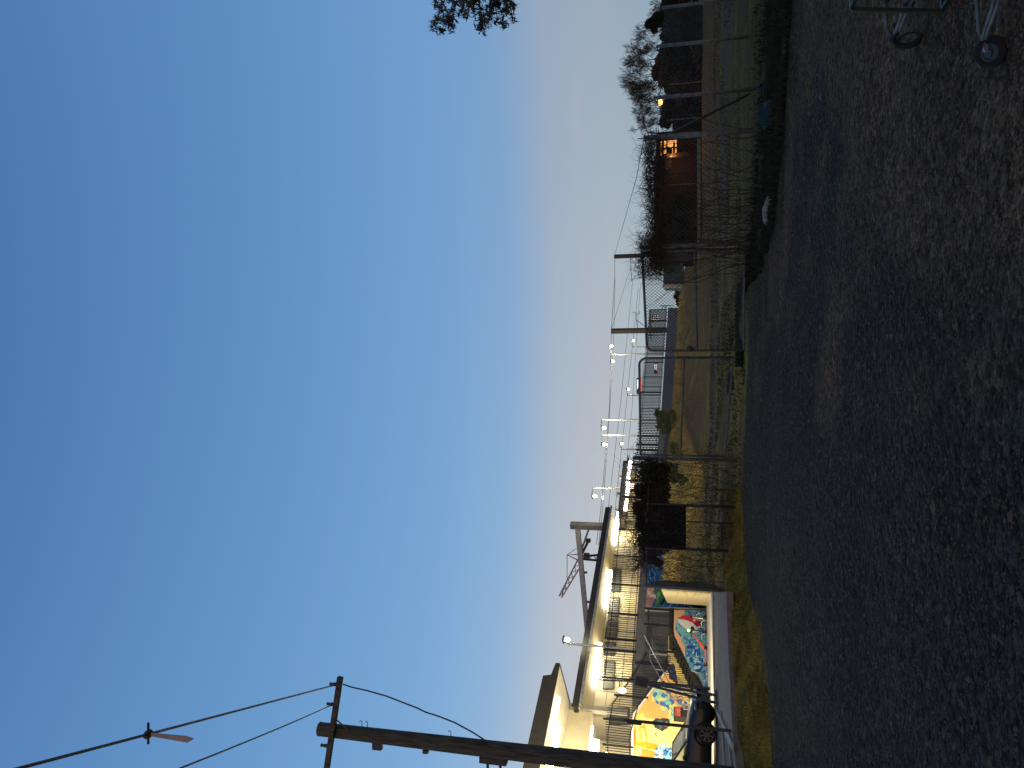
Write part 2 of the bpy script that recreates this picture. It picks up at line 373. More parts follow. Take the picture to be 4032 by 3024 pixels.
# grass blades on verge, field and railway bank
def blades(name, label, n, pick, hgt, m, seed, wid=.02):
    r = random.Random(seed); mb = MB(); cnt = 0
    while cnt < n:
        p = pick(r); cnt += 1
        if p is None: continue
        X, Y = p; z = gz(X, Y) - .01; h = r.uniform(*hgt); w = wid * (1 + Y / 40)
        t = r.uniform(0, math.pi); dx, dy = math.cos(t) * w, math.sin(t) * w; lx, ly = r.gauss(0, .3) * h, r.gauss(0, .3) * h
        mb.add([(X - dx, Y - dy, z), (X + dx, Y + dy, z), (X + lx, Y + ly, z + h)], [(0, 1, 2)])
    return tag(build(name, mb, m), label, 'grass', kind='stuff')
def pk_verge(r):
    a = r.uniform(-.55, -.13); e, p = interp(a, T_E), interp(a, T_P); Y = r.uniform(e - .1, p - .05)
    return (a * Y, Y)
def pk_edge(r):
    a = r.uniform(-.02, .60); e = interp(a, T_E); Y = e + .6 + abs(r.gauss(0, 1.8)); X = a * Y
    return (X, Y) if vnoise(X * 1.3, Y * 1.3, 4) > .3 + 2.5 * max(0, .17 - a) + r.uniform(-.12, .12) else None
def pk_field(r):
    a = r.uniform(-.25, .55); Y = 22 + 18 * r.random(); X = a * Y
    return (X, Y) if vnoise(X * .5, Y * .5, 8) > .45 and X > wall_x(Y) + .5 else None
def pk_bank(r):
    c = r.uniform(24.0, 34.8); Y = r.uniform(35, 92); X = K * Y - c
    return (X, Y) if X > wall_x(Y) + .3 and c > straw_q(X / Y) else None
gv = mat('green_grass', (.19, .15, .022), .9, 0, .5, 2, col2=(.31, .24, .045))
blades('verge_grass', 'short mown grass on the verge beside the footpath', 26000, pk_verge, (.02, .07), gv, 1, .012)
blades('rough_grass', 'dark rough weeds along the foot of the right hand fence', 22000, pk_edge, (.03, .14), mat('dark_weeds', (.014, .018, .009), .9, 0, .5, 3), 2)
blades('field_grass', 'patchy green grass on the field behind the gates', 14000, pk_field, (.03, .12), mat('field_blades', (.055, .045, .016), .9, 0, .5, 1.5, col2=(.10, .072, .028)), 3)
blades('bank_grass', 'tall straw coloured grass on the railway bank', 26000, pk_bank, (.12, .5), mat('dry_grass', (.36, .28, .08), .9, 0, .5, 1.2, col2=(.50, .40, .14)), 4)

# ------------------------------------------------------------------ murals: painted walls
def inpoly(x, y, P):
    c = False; j = len(P) - 1
    for i in range(len(P)):
        xi, yi = P[i]; xj, yj = P[j]
        if (yi > y) != (yj > y) and x < (xj - xi) * (y - yi) / (yj - yi) + xi: c = not c
        j = i
    return c
mural_mat = vcol('mural_paint', .6, 5, .10)
def mural(name, poly, c, bgcol, shapes, parent, cell=.05, fn=None):
    """a wall on the plane c with painted shapes; poly and shapes in photo coordinates"""
    P = [WP(*p, c) for p in poly]; uv = [(p.dot(AL), p.z) for p in P]
    u0, u1 = min(u for u, _ in uv), max(u for u, _ in uv); z0, z1 = min(z for _, z in uv), max(z for _, z in uv)
    base = P[0] - AL * P[0].dot(AL); base.z = 0
    nu, nz_ = int((u1 - u0) / cell) + 1, int((z1 - z0) / cell) + 1
    V = []; Fc = []; Cc = []; idx = {}
    def vid(i, j):
        if (i, j) not in idx:
            idx[(i, j)] = len(V); V.append(tuple(base + AL * (u0 + i * cell) + Vector((0, 0, z0 + j * cell))))
        return idx[(i, j)]
    for i in range(nu):
        for j in range(nz_):
            u, z = u0 + (i + .5) * cell, z0 + (j + .5) * cell
            if not inpoly(u, z, uv): continue
            x, y = proj(base + AL * u + Vector((0, 0, z)))
            col = bgcol
            if fn: col = fn(x, y, col)
            for sh in shapes:
                if sh[0] == 'p':
                    if inpoly(x, y, sh[1]): col = sh[2]
                else:
                    (ex, ey), rx_, ry_ = sh[1], sh[3], sh[4]
                    if ((x - ex) / rx_) ** 2 + ((y - ey) / ry_) ** 2 < 1: col = sh[2]
            Fc.append((vid(i, j), vid(i + 1, j), vid(i + 1, j + 1), vid(i, j + 1))); Cc.append((*lin(col), 1))
    me = bpy.data.meshes.new(name); me.from_pydata(V, [], Fc)
    ca = me.color_attributes.new('Col', 'FLOAT_COLOR', 'CORNER')
    ca.data.foreach_set('color', np.repeat(np.array(Cc, dtype=np.float32), 4, axis=0).ravel()); me.materials.append(mural_mat)
    o = bpy.data.objects.new(name, me); COL.objects.link(o); put(o, parent)
    return o
def slab(mb, poly, c, th): mb.ext([WP(*p, c) for p in poly], -NF * th)
def swirl(seed, cols, s=.05):
    def f(x, y, c):
        v = math.sin((x + 14 * vnoise(x * .03, y * .03, seed)) * s * 6 + 5 * vnoise(x * .06, y * .05, seed + 1) * 2)
        n = vnoise(x * .09, y * .07, seed + 2)
        return cols[0] if v > .75 and n > .3 else cols[1] if n > .66 else cols[2] if v < -.7 else c
    return f

# orange and yellow mural wall below the upper flight
wl = thing('mural_wall', 'tall wall with the orange, yellow and blue bird mural behind the parked car', 'wall', WP(2790, 2850, 34.4))
top_o = [cA(1370, 560), cA(1100, 920), cA(1088, 1000), cA(1080, 1420), cA(1075, 1900)]
po = top_o + [cA(1770, 1900), cA(1770, 225), cA(1395, 225), cA(1395, 520)]
mb = MB(); slab(mb, po, 34.43, .25); build('wall_body', mb, M['conc'], wl)
ORG, YEL, PAL, BLU, SEA, WHI, DBL = (248, 190, 110), (250, 226, 130), (246, 230, 155), (75, 125, 200), (145, 212, 195), (250, 240, 200), (30, 60, 150)
sh = [('p', [cA(1100, 880), cA(1370, 560), cA(1560, 560), cA(1560, 1000), cA(1300, 960), cA(1190, 1000)], ORG),
      ('p', [cA(1080, 930), cA(1180, 900), cA(1200, 980), cA(1160, 1050), cA(1080, 1060)], YEL),
      ('p', [cA(1170, 940), cA(1320, 960), cA(1420, 940), cA(1600, 940), cA(1600, 1090), cA(1500, 1180), cA(1300, 1200), cA(1180, 1100)], PAL),
      ('p', [cA(1085, 1060), cA(1190, 1000), cA(1240, 1150), cA(1310, 1180), cA(1290, 1230), cA(1085, 1180)], (235, 165, 50)),
      ('p', [cA(1085, 1180), cA(1150, 1190), cA(1160, 1330), cA(1085, 1330)], YEL),
      ('p', [cA(1160, 1200), cA(1290, 1240), cA(1250, 1340), cA(1160, 1340)], (245, 150, 60)),
      ('p', [cA(1380, 200), cA(1395, 540), cA(1480, 600), cA(1530, 830), cA(1790, 850), cA(1790, 200)], (250, 228, 150)),
      ('p', [cA(1400, 480), cA(1450, 470), cA(1480, 640), cA(1400, 600)], (60, 70, 120))]
for i in range(5):
    sh.append(('p', [cA(1110 + 26 * i, 1010 + 14 * i), cA(1130 + 24 * i, 1000 + 14 * i), cA(1165 + 26 * i, 1120 + 12 * i), cA(1120 + 26 * i, 1160)], (232, 185, 95) if i % 2 else (250, 235, 150)))
r2 = random.Random(12)
for i in range(95):
    t = r2.random(); cx, cy = 1290 + 170 * t + r2.gauss(0, 30), 700 + 230 * t + r2.gauss(0, 32)
    sh.append(('e', cA(cx, cy), r2.choice([SEA, SEA, BLU, YEL, (170, 225, 190), BLU]), r2.uniform(3, 13), r2.uniform(3, 12)))
for i in range(70):
    cx, cy = 1390 + r2.gauss(0, 42), 1260 + r2.gauss(0, 55)
    sh.append(('e', cA(cx, cy), r2.choice([BLU, BLU, (110, 190, 230), (150, 215, 240), DBL]), r2.uniform(2, 10), r2.uniform(3, 12)))
for i in range(26):
    cx, cy = 1350 + 9 * i + r2.gauss(0, 16), 640 + 9 * i + r2.gauss(0, 16)
    sh.append(('e', cA(cx, cy), r2.choice([BLU, DBL, ORG, (70, 150, 210)]), r2.uniform(4, 12), r2.uniform(4, 9)))
sh += [('p', [cA(1255, 975), cA(1290, 945), cA(1400, 950), cA(1415, 1010), cA(1380, 1040), cA(1345, 1060), cA(1280, 1030)], (58, 74, 80)),
       ('p', [cA(1300, 960), cA(1340, 955), cA(1345, 1050), cA(1315, 1040)], (85, 105, 112)),
       ('e', cA(1375, 998), (245, 130, 70), 10, 8), ('e', cA(1310, 1087), (70, 60, 30), 11, 8), ('e', cA(1310, 1087), WHI, 8, 6)]
mural('painting', po, 34.41, WHI, sh, wl)
mb = MB(); [mb.beam(WP(*top_o[i], 34.36), WP(*top_o[i + 1], 34.36), .2, .10) for i in range(4)]; build('coping', mb, M['white'], wl)

# lower stair wall with the beach ball
wl2 = thing('stair_wall', 'blue wave and beach ball mural wall beside the lower stair flight', 'wall', WP(2790, 2450, 33.1))
pb = [cM(938, 560), cM(938, 920), cM(1190, 1440), cM(1290, 1500), cM(1400, 1720), cM(1448, 1740), cM(1448, 560)]
PEA, TEA, RED = (205, 160, 120), (110, 165, 165), (190, 50, 60)
sh = [('p', [cM(930, 560), cM(1080, 555), cM(1090, 620), cM(970, 690), cM(960, 860), cM(1040, 960), cM(1100, 1090), cM(1090, 1230), cM(930, 930)], PEA),
      ('p', [cM(1050, 930), cM(1110, 1000), cM(1090, 1090), cM(1040, 1000)], (120, 150, 165)),
      ('p', [cM(990, 680), cM(1060, 640), cM(1180, 625), cM(1290, 680), cM(1335, 740), cM(1325, 800), cM(1270, 800), cM(1200, 740), cM(1100, 700)], RED),
      ('p', [cM(975, 690), cM(1100, 700), cM(1200, 745), cM(1270, 800), cM(1290, 880), cM(1200, 890), cM(1130, 850), cM(1030, 780)], (205, 205, 205)),
      ('p', [cM(958, 730), cM(1030, 790), cM(1130, 860), cM(1190, 895), cM(1150, 955), cM(1060, 930), cM(990, 860)], TEA), ('e', cM(1232, 705), (210, 170, 180), 6, 5)]
for i in range(70):
    t = r2.random(); cx, cy = 1150 + 190 * t + r2.gauss(0, 45), 960 + 500 * t + r2.gauss(0, 40)
    sh.append(('e', cM(cx, cy), r2.choice([(30, 65, 140), (30, 65, 140), (40, 90, 165), (150, 190, 200)]), r2.uniform(2, 9), r2.uniform(2, 9)))
mb = MB(); slab(mb, pb, 33.12, .22); build('wall_body', mb, M['conc_d'], wl2)
mural('painting', pb, 33.1, (70, 125, 165), sh, wl2, .045, swirl(3, [(130, 175, 190), (50, 95, 155), (95, 150, 175)]))
mb = MB(); slab(mb, [(2770, 2250), (2845, 2300), (2845, 3100), (2770, 3100)], 33.0, .001)

# platform: deck, grey edge beam, walls under it
pf = thing('railway_platform', 'raised concrete station platform along the railway with grey edge beam', 'platform', WP(2625, 1300, 35.2))
edge = [(2631, 1211), (2618, 1400), (2605, 1600), (2590, 1750), (2567, 1910), (2524, 2198), (2502, 2500), (2490, 2640), (2489, 2780), (2486, 3024), (2480, 3300)]
EP = [WP(*p, 35.2) for p in edge]
mb = MB()
for i in range(len(EP) - 1):
    a, b = EP[i], EP[i + 1]; n = -NF * 14
    top = [a, b, b + n, a + n]; lo = [Vector((p.x, p.y, p.z - .5)) for p in top]
    mb.add(top + lo, [(0, 1, 2, 3), (4, 7, 6, 5), (0, 4, 5, 1), (2, 6, 7, 3), (0, 3, 7, 4), (1, 5, 6, 2)])
build('deck', mb, M['conc'], pf)
mb = MB()
for i in range(4, len(EP) - 3):
    a, b = EP[i], EP[i + 1]; h = (.56 if i > 3 else .3)
    mb.ext([a + NF * .06 + Vector((0, 0, -.02)), b + NF * .06 + Vector((0, 0, -.02)), b + NF * .06 + Vector((0, 0, -h)), a + NF * .06 + Vector((0, 0, -h))], -NF * .055)
build('edge_beam', mb, M['conc_d'], pf)
mb = MB()
for i in range(len(EP) - 1):
    a, b = EP[i] - NF * .05, EP[i + 1] - NF * .05; zz = Vector((0, 0, -.5))
    mb.ext([a + zz, b + zz, Vector((b.x, b.y, .3)), Vector((a.x, a.y, .3))], -NF * .3)
build('retaining_wall', mb, M['conc_d'], pf)
# pale far section of the wall
mb = MB()
slab(mb, [(2631, 1212), (2618, 1400), (2605, 1600), (2599, 1680), (2720, 1680), (2740, 1400), (2740, 1212)], 35.12, .1)
build('pale_wall', mb, mat('pale_render', (.16, .16, .17), .9, 0, .15, 2), pf)
# sea mural on the abutment
ab = thing('abutment_mural', 'blue and green sea mural on the abutment wall behind the chain link fence', 'wall', WP(2710, 2230, 35.0))
pm = [cB(1215, 600), cB(1215, 905), cB(1200, 1090), cB(1750, 1100), cB(1750, 860), cB(1570, 850), cB(1540, 590)]
shm = [('p', [cM(535, 235), cM(640, 235), cM(700, 330), cM(600, 520), cM(535, 520)], (190, 150, 130)), ('p', [cM(540, 260), cM(620, 330), cM(700, 370), cM(690, 400), cM(600, 370), cM(540, 300)], (215, 190, 185)),
       ('p', [cM(630, 300), cM(660, 250), cM(760, 245), cM(830, 350), cM(835, 390), cM(740, 510), cM(650, 500), cM(655, 460), cM(680, 400), cM(670, 340)], (60, 115, 80)),
       ('p', [cM(700, 300), cM(740, 300), cM(700, 480), cM(670, 470)], (110, 165, 110)), ('p', [cM(800, 350), cM(835, 380), cM(750, 505), cM(725, 480)], (25, 45, 40)),
       ('p', [cM(1215, 460), cM(1420, 470), cM(1420, 560), cM(1205, 555)], (25, 40, 38))]
mb = MB(); slab(mb, pm, 35.02, .08); build('wall_body', mb, M['conc_d'], ab)
mural('painting', pm, 35.0, (35, 90, 160), shm, ab, .06, swirl(8, [(95, 160, 200), (20, 50, 130), (50, 110, 120)]))

# ------------------------------------------------------------------ palisade fences
def bars(mb, top, bot, c, step=.16, w=.04, hoop=True, off=0):
    """upright bars between two photo-traced rails on plane c"""
    T = [WP(*p, c) for p in top]; B = [WP(*p, c) for p in bot]
    tu = [(p.dot(AL), p.z) for p in T]; bu = [(p.dot(AL), p.z) for p in B]; tu.sort(); bu.sort()
    u0, u1 = max(tu[0][0], bu[0][0]), min(tu[-1][0], bu[-1][0]); base = T[0] - AL * T[0].dot(AL); base.z = 0
    u = u0 + off; i = 0; last = None
    while u < u1:
        zt, zb = interp(u, tu), interp(u, bu); p = base + AL * u
        if hoop:
            if i % 2 == 0:
                q = base + AL * (u + step); zt2 = interp(u + step, tu)
                mid = (p + q) / 2
                mb.tube([p + Vector((0, 0, zb)), p + Vector((0, 0, zt)), mid + Vector((0, 0, (zt + zt2) / 2 + .09)), q + Vector((0, 0, zt2)), q + Vector((0, 0, interp(u + step, bu)))], w / 2, 4, False)
        else: mb.beam(p + Vector((0, 0, zb)), p + Vector((0, 0, zt)), w, w)
        u += step; i += 1
    return u0, u1, base, tu, bu
def palisade(name, label, top, bot, c, step, hoop, posts, rail_in=.12, w=.045):
    p0 = WP(*bot[0], c); t = thing(name, label, 'fence', p0, 'bar fences around the station')
    mb = MB(); u0, u1, base, tu, bu = bars(mb, top, bot, c, step, w, hoop); build('bars', mb, M['black'], t)
    for tab, dz in ((tu, -rail_in), (bu, rail_in)):
        mb = MB(); n = max(2, int((u1 - u0) / 1.5))
        pts = [base + AL * (u0 + (u1 - u0) * i / n) + NF * .03 for i in range(n + 1)]
        for p, q in zip(pts, pts[1:]):
            a = p + Vector((0, 0, interp(p.dot(AL), tab) + dz)); b = q + Vector((0, 0, interp(q.dot(AL), tab) + dz)); mb.beam(a, b, .045, .045)
        build('rail', mb, M['black'], t)
    for yy in posts:
        p = WP(2500, yy, c); u = p.dot(AL); q = base + AL * u + NF * .05; mb = MB()
        mb.beam(q + Vector((0, 0, interp(u, bu) - .05)), q + Vector((0, 0, interp(u, tu) + .12)), .075, .075, AL); build('post', mb, M['black'], t)
    return t
palisade('palisade_fence', 'hoop topped black fence on the platform edge in front of the lit building',
         [(2438, 2040), (2393, 2500), (2384, 2545), (2373, 2676)], [(2538, 2040), (2524, 2198), (2506, 2500), (2497, 2676)], 35.15, .165, True,
         [cB(0, 415)[1], cB(0, 650)[1], cB(0, 900)[1], cB(0, 1160)[1], cA(0, 50)[1], cA(0, 275)[1], cA(0, 375)[1], cA(0, 620)[1]])
palisade('palisade_fence', 'hoop topped black fence on the far pale platform wall beyond the gates',
         [(2559, 1226), (2544, 1390), (2529, 1546), (2516, 1700), (2505, 1790), (2480, 1850), (2440, 2035)], [(2627, 1226), (2615, 1390), (2604, 1546), (2594, 1700), (2588, 1790), (2575, 1850), (2540, 2035)], 35.15, .27, True,
         [1265, 1322, 1374, 1430, 1487, 1547, 1610, 1670, 1717, 1752, 1772, 1830, 1895, 1960], w=.075)
palisade('stair_fence', 'black bar fence on the upper flight above the orange mural wall',
         [cA(1185, 385), cA(1100, 520), cA(1050, 610), cA(930, 770), cA(870, 850), cA(852, 960), cA(845, 1300), cA(840, 1700)],
         [cA(1420, 385), cA(1390, 540), cA(1100, 920), cA(1086, 1000), cA(1080, 1420), cA(1075, 1700)], 34.3, .14, False,
         [cA(0, 470)[1], cA(0, 765)[1], cA(0, 985)[1], cA(0, 1210)[1]], w=.03)
palisade('stair_fence', 'black bar fence on the landing and lower flight above the beach ball mural',
         [cM(535, 530), cM(530, 800), cM(545, 935), cM(800, 1460), cM(960, 1650), cM(1090, 1840), cM(1230, 1960)],
         [cM(938, 530), cM(938, 920), cM(1190, 1440), cM(1280, 1500), cM(1350, 1650), cM(1400, 1760), cM(1430, 1960)], 33.2, .13, False,
         [cM(0, 535)[1], cM(0, 760)[1], cM(0, 1130)[1]], w=.022)
# handrails: bright metal
for lab, pts, c in (('bright steel handrail running down the outside of the lower stair flight', [cM(505, 925), cM(795, 1480), cM(1080, 2000), cM(1230, 2010)], 33.0),
                    ('bright steel handrail on the inside of the lower stair flight', [cM(575, 1120), cM(590, 1290), cM(740, 1560), cM(900, 1840), cM(1180, 2010)], 33.9)):
    t = thing('handrail', lab, 'handrail', WP(*pts[-1], c), 'stair handrails'); mb = MB(); P = [WP(*p, c) for p in pts]; mb.tube(P, .025, 6); build('rail', mb, M['alum'], t)
    for a_, b_ in zip(P[:-1], P[1:]):
        mb = MB(); m_ = (a_ + b_) / 2; mb.tube([m_, m_ - Vector((0, 0, .85))], .018, 6); build('bracket', mb, M['alum'], t)
# stairs: two flights with a landing
def flight(name, label, cf, cb_, lo, hi, n, m):
    t = thing(name, label, 'stairs', WP(*lo, cf), 'stair flights')
    a, b = WP(*lo, cf), WP(*hi, cf); dv = (b - a); h = Vector((dv.x, dv.y, 0)) / n; dz = dv.z / n; back = -NF * ((cb_ - cf) / 1.117)
    mb = MB()
    for i in range(n):
        p = a + h * i + Vector((0, 0, dz * (i + 1))); mb.ext([p, p + h * 1.15, p + h * 1.15 - Vector((0, 0, .06)), p - Vector((0, 0, .06))], back)
    build('tread', mb, m, t)
    for o_ in (0, 1):
        mb = MB(); q = back * o_; mb.beam(a + q - Vector((0, 0, .1)), b + q - Vector((0, 0, .1)), .06, .28); build('stringer', mb, M['dark'], t)
    return t, b, back
flight('stair_flight', 'lower flight of open black stairs climbing from the forecourt to the landing', 33.3, 34.25, cM(1432, 1990), cM(900, 930), 13, M['dark'])
flight('stair_flight', 'upper flight of stairs climbing behind the orange mural wall to the platform', 34.75, 35.1, cA(1400, 430), cA(1092, 930), 13, M['dark'])
mb = MB(); slab(mb, [cM(860, 530), cM(862, 930), cM(935, 930), cM(935, 530)], 33.28, 1.9)
one('stair_landing', mb, M['dark'], 'dark landing slab where the two stair flights meet', 'landing')
mb = MB(); slab(mb, [cM(505, 820), cM(552, 1105), cM(552, 825)], 34.0, .05)
# column at right end of the stairs
mb = MB(); slab(mb, [cM(515, 512), cM(515, 530), cM(1446, 560), cM(1446, 535)], 33.3, .25)
one('stair_column', mb, M['conc'], 'slim pale concrete column at the right end of the stair landing', 'column')
# wing wall, running back
mb = MB(); p, q = WZ(2806, 2325, ZP), WZ(2789, 2379, ZP - .02)
q = p + (q - p) * .95
mb.beam(p + Vector((0, 0, .95)), q + Vector((0, 0, .95)), .2, 2.1); one('wing_wall', mb, mat('beige_render', (.33, .29, .18), .85, 0, .15, 2), 'cream rendered wing wall running back beside the forecourt', 'wall')

# ------------------------------------------------------------------ station building
CB_, CE_ = 38.5, 36.2
bd = thing('station_building', 'long cream station building on the platform with dark fascia and lit soffit', 'building', WP(2520, 2300, CB_))
wall_px = [(2390, 2040), (2310, 2790), (2305, 2830), (2510, 2830), (2540, 2040)]
mb = MB(); slab(mb, wall_px, CB_, 3.5); build('wall', mb, M['cream'], bd)
# roof: soffit, fascia, top
A0, A1 = WP(*cB(865, 215), CE_), WP(*cA(655, 850), CE_)
B0, B1 = WP(*cB(905, 300), CB_), WP(*cA(715, 850), CB_)
mb = MB(); A0.z = A1.z = (A0.z + A1.z) / 2; zb = (B0.z + B1.z) / 2
n = -NF
S0 = A0 + n * 2.05; S1 = A1 + n * 2.05; S0.z = S1.z = A0.z - .45
mb.ext([A0, A1, S1, S0], (0, 0, .05)); build('soffit', mb, M['cream'], bd)
mb = MB(); mb.ext([A0 + NF * .02 + Vector((0, 0, -.03)), A1 + NF * .02 + Vector((0, 0, -.03)), A1 + NF * .02 + Vector((0, 0, .36)), A0 + NF * .02 + Vector((0, 0, .36))], n * .08); build('fascia', mb, M['fascia'], bd)
mb = MB(); mb.ext([A0 + n * .07 + Vector((0, 0, .06)), A1 + n * .07 + Vector((0, 0, .06)), A1 + n * 6 + Vector((0, 0, -.1)), A0 + n * 6 + Vector((0, 0, -.1))], (0, 0, .22)); build('roof', mb, M['fascia'], bd)
mb = MB(); mb.beam(A0 + NF * .1 + Vector((0, 0, -.08)), A1 + NF * .1 + Vector((0, 0, -.08)), .16, .14); build('gutter', mb, mat('grey_gutter', (.22, .24, .25), .6), bd)
mb = MB()
for i in range(1, 15):
    p = B0.lerp(B1, i / 15); p = Vector((p.x, p.y, 0)) + NF * .015; mb.beam(p + Vector((0, 0, 4.6)), p + Vector((0, 0, A0.z - .5)), .02, .012, NF)
for z in (5.35, 6.1): mb.beam(Vector((B0.x, B0.y, z)) + NF * .012, Vector((B1.x, B1.y, z)) + NF * .012, .012, .02)
build('panel_joint', mb, M['window'], bd)
for a_, b_ in ((cB(925, 755), cB(965, 950)), (cB(895, 1000), cB(950, 1160)), (cB(880, 1190), cB(940, 1327)), (cA(865, 110), cA(935, 245)), (cA(855, 290), cA(920, 395)), (cA(845, 450), cA(910, 690)), (cA(900, 860), cA(1040, 1000))):
    mb = MB(); pts = [WP(a_[0], a_[1], CB_ - .05), WP(a_[0] - 8, b_[1], CB_ - .05), WP(b_[0] + 4, b_[1], CB_ - .05), WP(b_[0] + 8, a_[1], CB_ - .05)]
    mb.ext(pts, NF * .01); w = build('window', mb, M['window'], bd)
    mb = MB(); [mb.beam(pts[i], pts[(i + 1) % 4], .06, .06) for i in range(4)]; build('window_frame', mb, M['dark'], w)
for i, (px, L) in enumerate([(cB(905, 395), 1.7), (cB(850, 925), 1.6), (cA(782, 480), 1.5)]):
    p = WP(*px, CE_ + 1.55); p.z = A0.z - .44; mb = MB(); mb.ob(p, AL * L, NF * .22, Vector((0, 0, .11))); build('soffit_light', mb, M['white_e'], bd)
    light('soffit_lamp', 'AREA', p - Vector((0, 0, .14)), 190, WARM, bd, L * 2, p + Vector((0, 0, -3)) + NF * .0, .4)
    light('soffit_uplight', 'AREA', p + NF * .3 + Vector((0, 0, -.35)), 13, WARM, bd, L * 2.5, p + Vector((0, 0, 1)) + NF * .7, .4)

# entrance canopy at left
cn = thing('entrance_canopy', 'tall entrance canopy with dark fascia and glowing soffit beside the wooden pole', 'canopy', WP(2500, 2850, 36.4))
P0 = WP(*cA(450, 470), 33.5); P1 = P0 - AL * 9.5; back = -NF * 2.9
mb = MB(); mb.ext([P0, P1, P1 + back + Vector((0, 0, -.35)), P0 + back + Vector((0, 0, -.35))], (0, 0, .04)); build('soffit', mb, M['white'], cn)
mb = MB(); mb.ext([P0 + NF * .03 - Vector((0, 0, .02)), P1 + NF * .03 - Vector((0, 0, .02)), P1 + NF * .03 + Vector((0, 0, .72)), P0 - AL * .9 + NF * .03 + Vector((0, 0, .72)), P0 - AL * .8 + NF * .03 + Vector((0, 0, .32)), P0 + NF * .03 + Vector((0, 0, .2))], -NF * .1); build('fascia', mb, M['fascia'], cn)
mb = MB(); mb.ext([P0 + AL * .02 + Vector((0, 0, -.02)), P0 + AL * .02 + Vector((0, 0, .2)), P0 + AL * .02 + back + Vector((0, 0, -.15)), P0 + AL * .02 + back + Vector((0, 0, -.38))], -AL * .08); build('side_fascia', mb, M['fascia'], cn)
mb = MB(); mb.ext([P0 + Vector((0, 0, .1)) - NF * .08, P1 + Vector((0, 0, .3)) - NF * .08, P1 + back + Vector((0, 0, .2)), P0 + back + Vector((0, 0, -.2))], (0, 0, .06)); build('roof', mb, M['fascia'], cn)
q0, q1 = P0 + back + Vector((0, 0, -.35)), P1 + back + Vector((0, 0, -.35)); q0 = q0 - AL * .15
mb = MB(); mb.ext([q0 + NF * .02, q1 + NF * .02, q1 + NF * .02 - Vector((0, 0, 1.25)), q0 + NF * .02 - Vector((0, 0, 1.25))], -NF * .15); build('bulkhead', mb, M['cream'], cn)
q = q0 - AL * .1 + NF * .06; mb = MB(); mb.beam(q, Vector((q.x, q.y, 4.7)), .28, .28, AL); build('column', mb, M['conc'], cn)
mb = MB(); q2 = q0 - NF * 2.4; q3 = q1 - NF * 2.4; mb.ext([Vector((q2.x, q2.y, 4.6)), Vector((q3.x, q3.y, 4.6)), Vector((q3.x, q3.y, 6.9)), Vector((q2.x, q2.y, 6.9))], -NF * .1); build('back_wall', mb, M['cream'], cn)
mb = MB(); mb.ext([q0 - Vector((0, 0, 1.2)), q1 - Vector((0, 0, 1.2)), q1 - NF * 2.5 - Vector((0, 0, 1.3)), q0 - NF * 2.5 - Vector((0, 0, 1.3))], (0, 0, .05)); build('ceiling', mb, M['white'], cn)
for k_, (t0, t1, off, dz) in enumerate([(1.6, 3.6, .7, -.16), (2.5, 4.5, 1.6, -.27)]):
    a = P0 - AL * t0 - NF * off + Vector((0, 0, dz)); b = P0 - AL * t1 - NF * off + Vector((0, 0, dz)); mb = MB(); mb.beam(a, b, .22, .1); build('tube_light', mb, M['white_e'], cn)
    light('canopy_lamp', 'AREA', (a + b) / 2 - Vector((0, 0, .12)), 13, WARM, cn, 2, (a + b) / 2 - Vector((0, 0, 3)), .3)
for a_ in (cA(700, 1130), cA(757, 1255)):
    p = WP(*a_, 37.6); mb = MB(); mb.ob(p, AL * .7, NF * .18, Vector((0, 0, .16))); build('tube_light', mb, M['white_e'], cn)
    light('canopy_lamp', 'POINT', p + NF * .5 - Vector((0, 0, .3)), 50, WARM, cn, .3)
p = WP(*cA(570, 1030), 35.3); light('wall_washer', 'POINT', p, 26, WARM, cn, .15)
mb = MB(); pp = [WP(*cA(500 + 30 * math.sin(t), 1330 - 45 * t), 36.0) for t in (0, .5, 1, 1.5, 2)]

# ------------------------------------------------------------------ lamps
lamp_grp = 'lamp posts along the station platforms'
def lamp(label, pole_y, top_x, bot_x, lamps, c, r=.07, power=90, far=False, name='lamp_post'):
    b = WP(bot_x, pole_y, c); tz = WP(top_x, pole_y, c); t = thing(name, label, 'lamp post', b, lamp_grp)
    mb = MB(); mb.tube([b, Vector((b.x, b.y, tz.z))], [r, r * .75], 8); build('pole', mb, M['alum'], t)
    for lx, ly in lamps:
        h = WP(lx, ly, c); top = Vector((b.x, b.y, tz.z - .05)); mb = MB(); mb.tube([top, (top + h) / 2 + Vector((0, 0, .1)), h + Vector((0, 0, .12))], .035, 6); build('arm', mb, M['dark'], t)
        mb = MB(); mb.ell(h + Vector((0, 0, .06)), .25, .25, .10); hd = build('lamp_head', mb, M['dark'], t)
        mb = MB(); mb.ell(h - Vector((0, 0, .10)), .12, .12, .19); build('lamp_glass', mb, M['warm_e'], hd)
        light('bulb', 'POINT', h - Vector((0, 0, .42)), power, (1, .86, .52), t, .12)
    return t
lamp('tall lamp post in front of the cream station building', cA(0, 345)[1], cA(510, 0)[0], cA(1100, 0)[0], [cA(497, 262)], 35.8, .09, 260)
lamp('lamp post by the far canopy right of the catenary gantry', cB(0, 58)[1], cB(735, 0)[0], cB(1140, 0)[0], [cB(745, 118)], 39, .09, 650)
lamp('single lamp post above the round shrub, its arm to the left', cC(0, 487)[1], cC(212, 0)[0], cC(940, 0)[0], [cC(230, 585)], 37, .09, 650)
lamp('lamp post between the round shrub and the left gate post', cC(0, 685)[1], cC(216, 0)[0], cC(940, 0)[0], [cC(235, 790)], 38.5, .09, 650)
lamp('short looking lamp post on the far platform left of the gate leaf top', cC(0, 857)[1], cC(462, 0)[0], cC(900, 0)[0], [cC(458, 780)], 50, .11, 220)
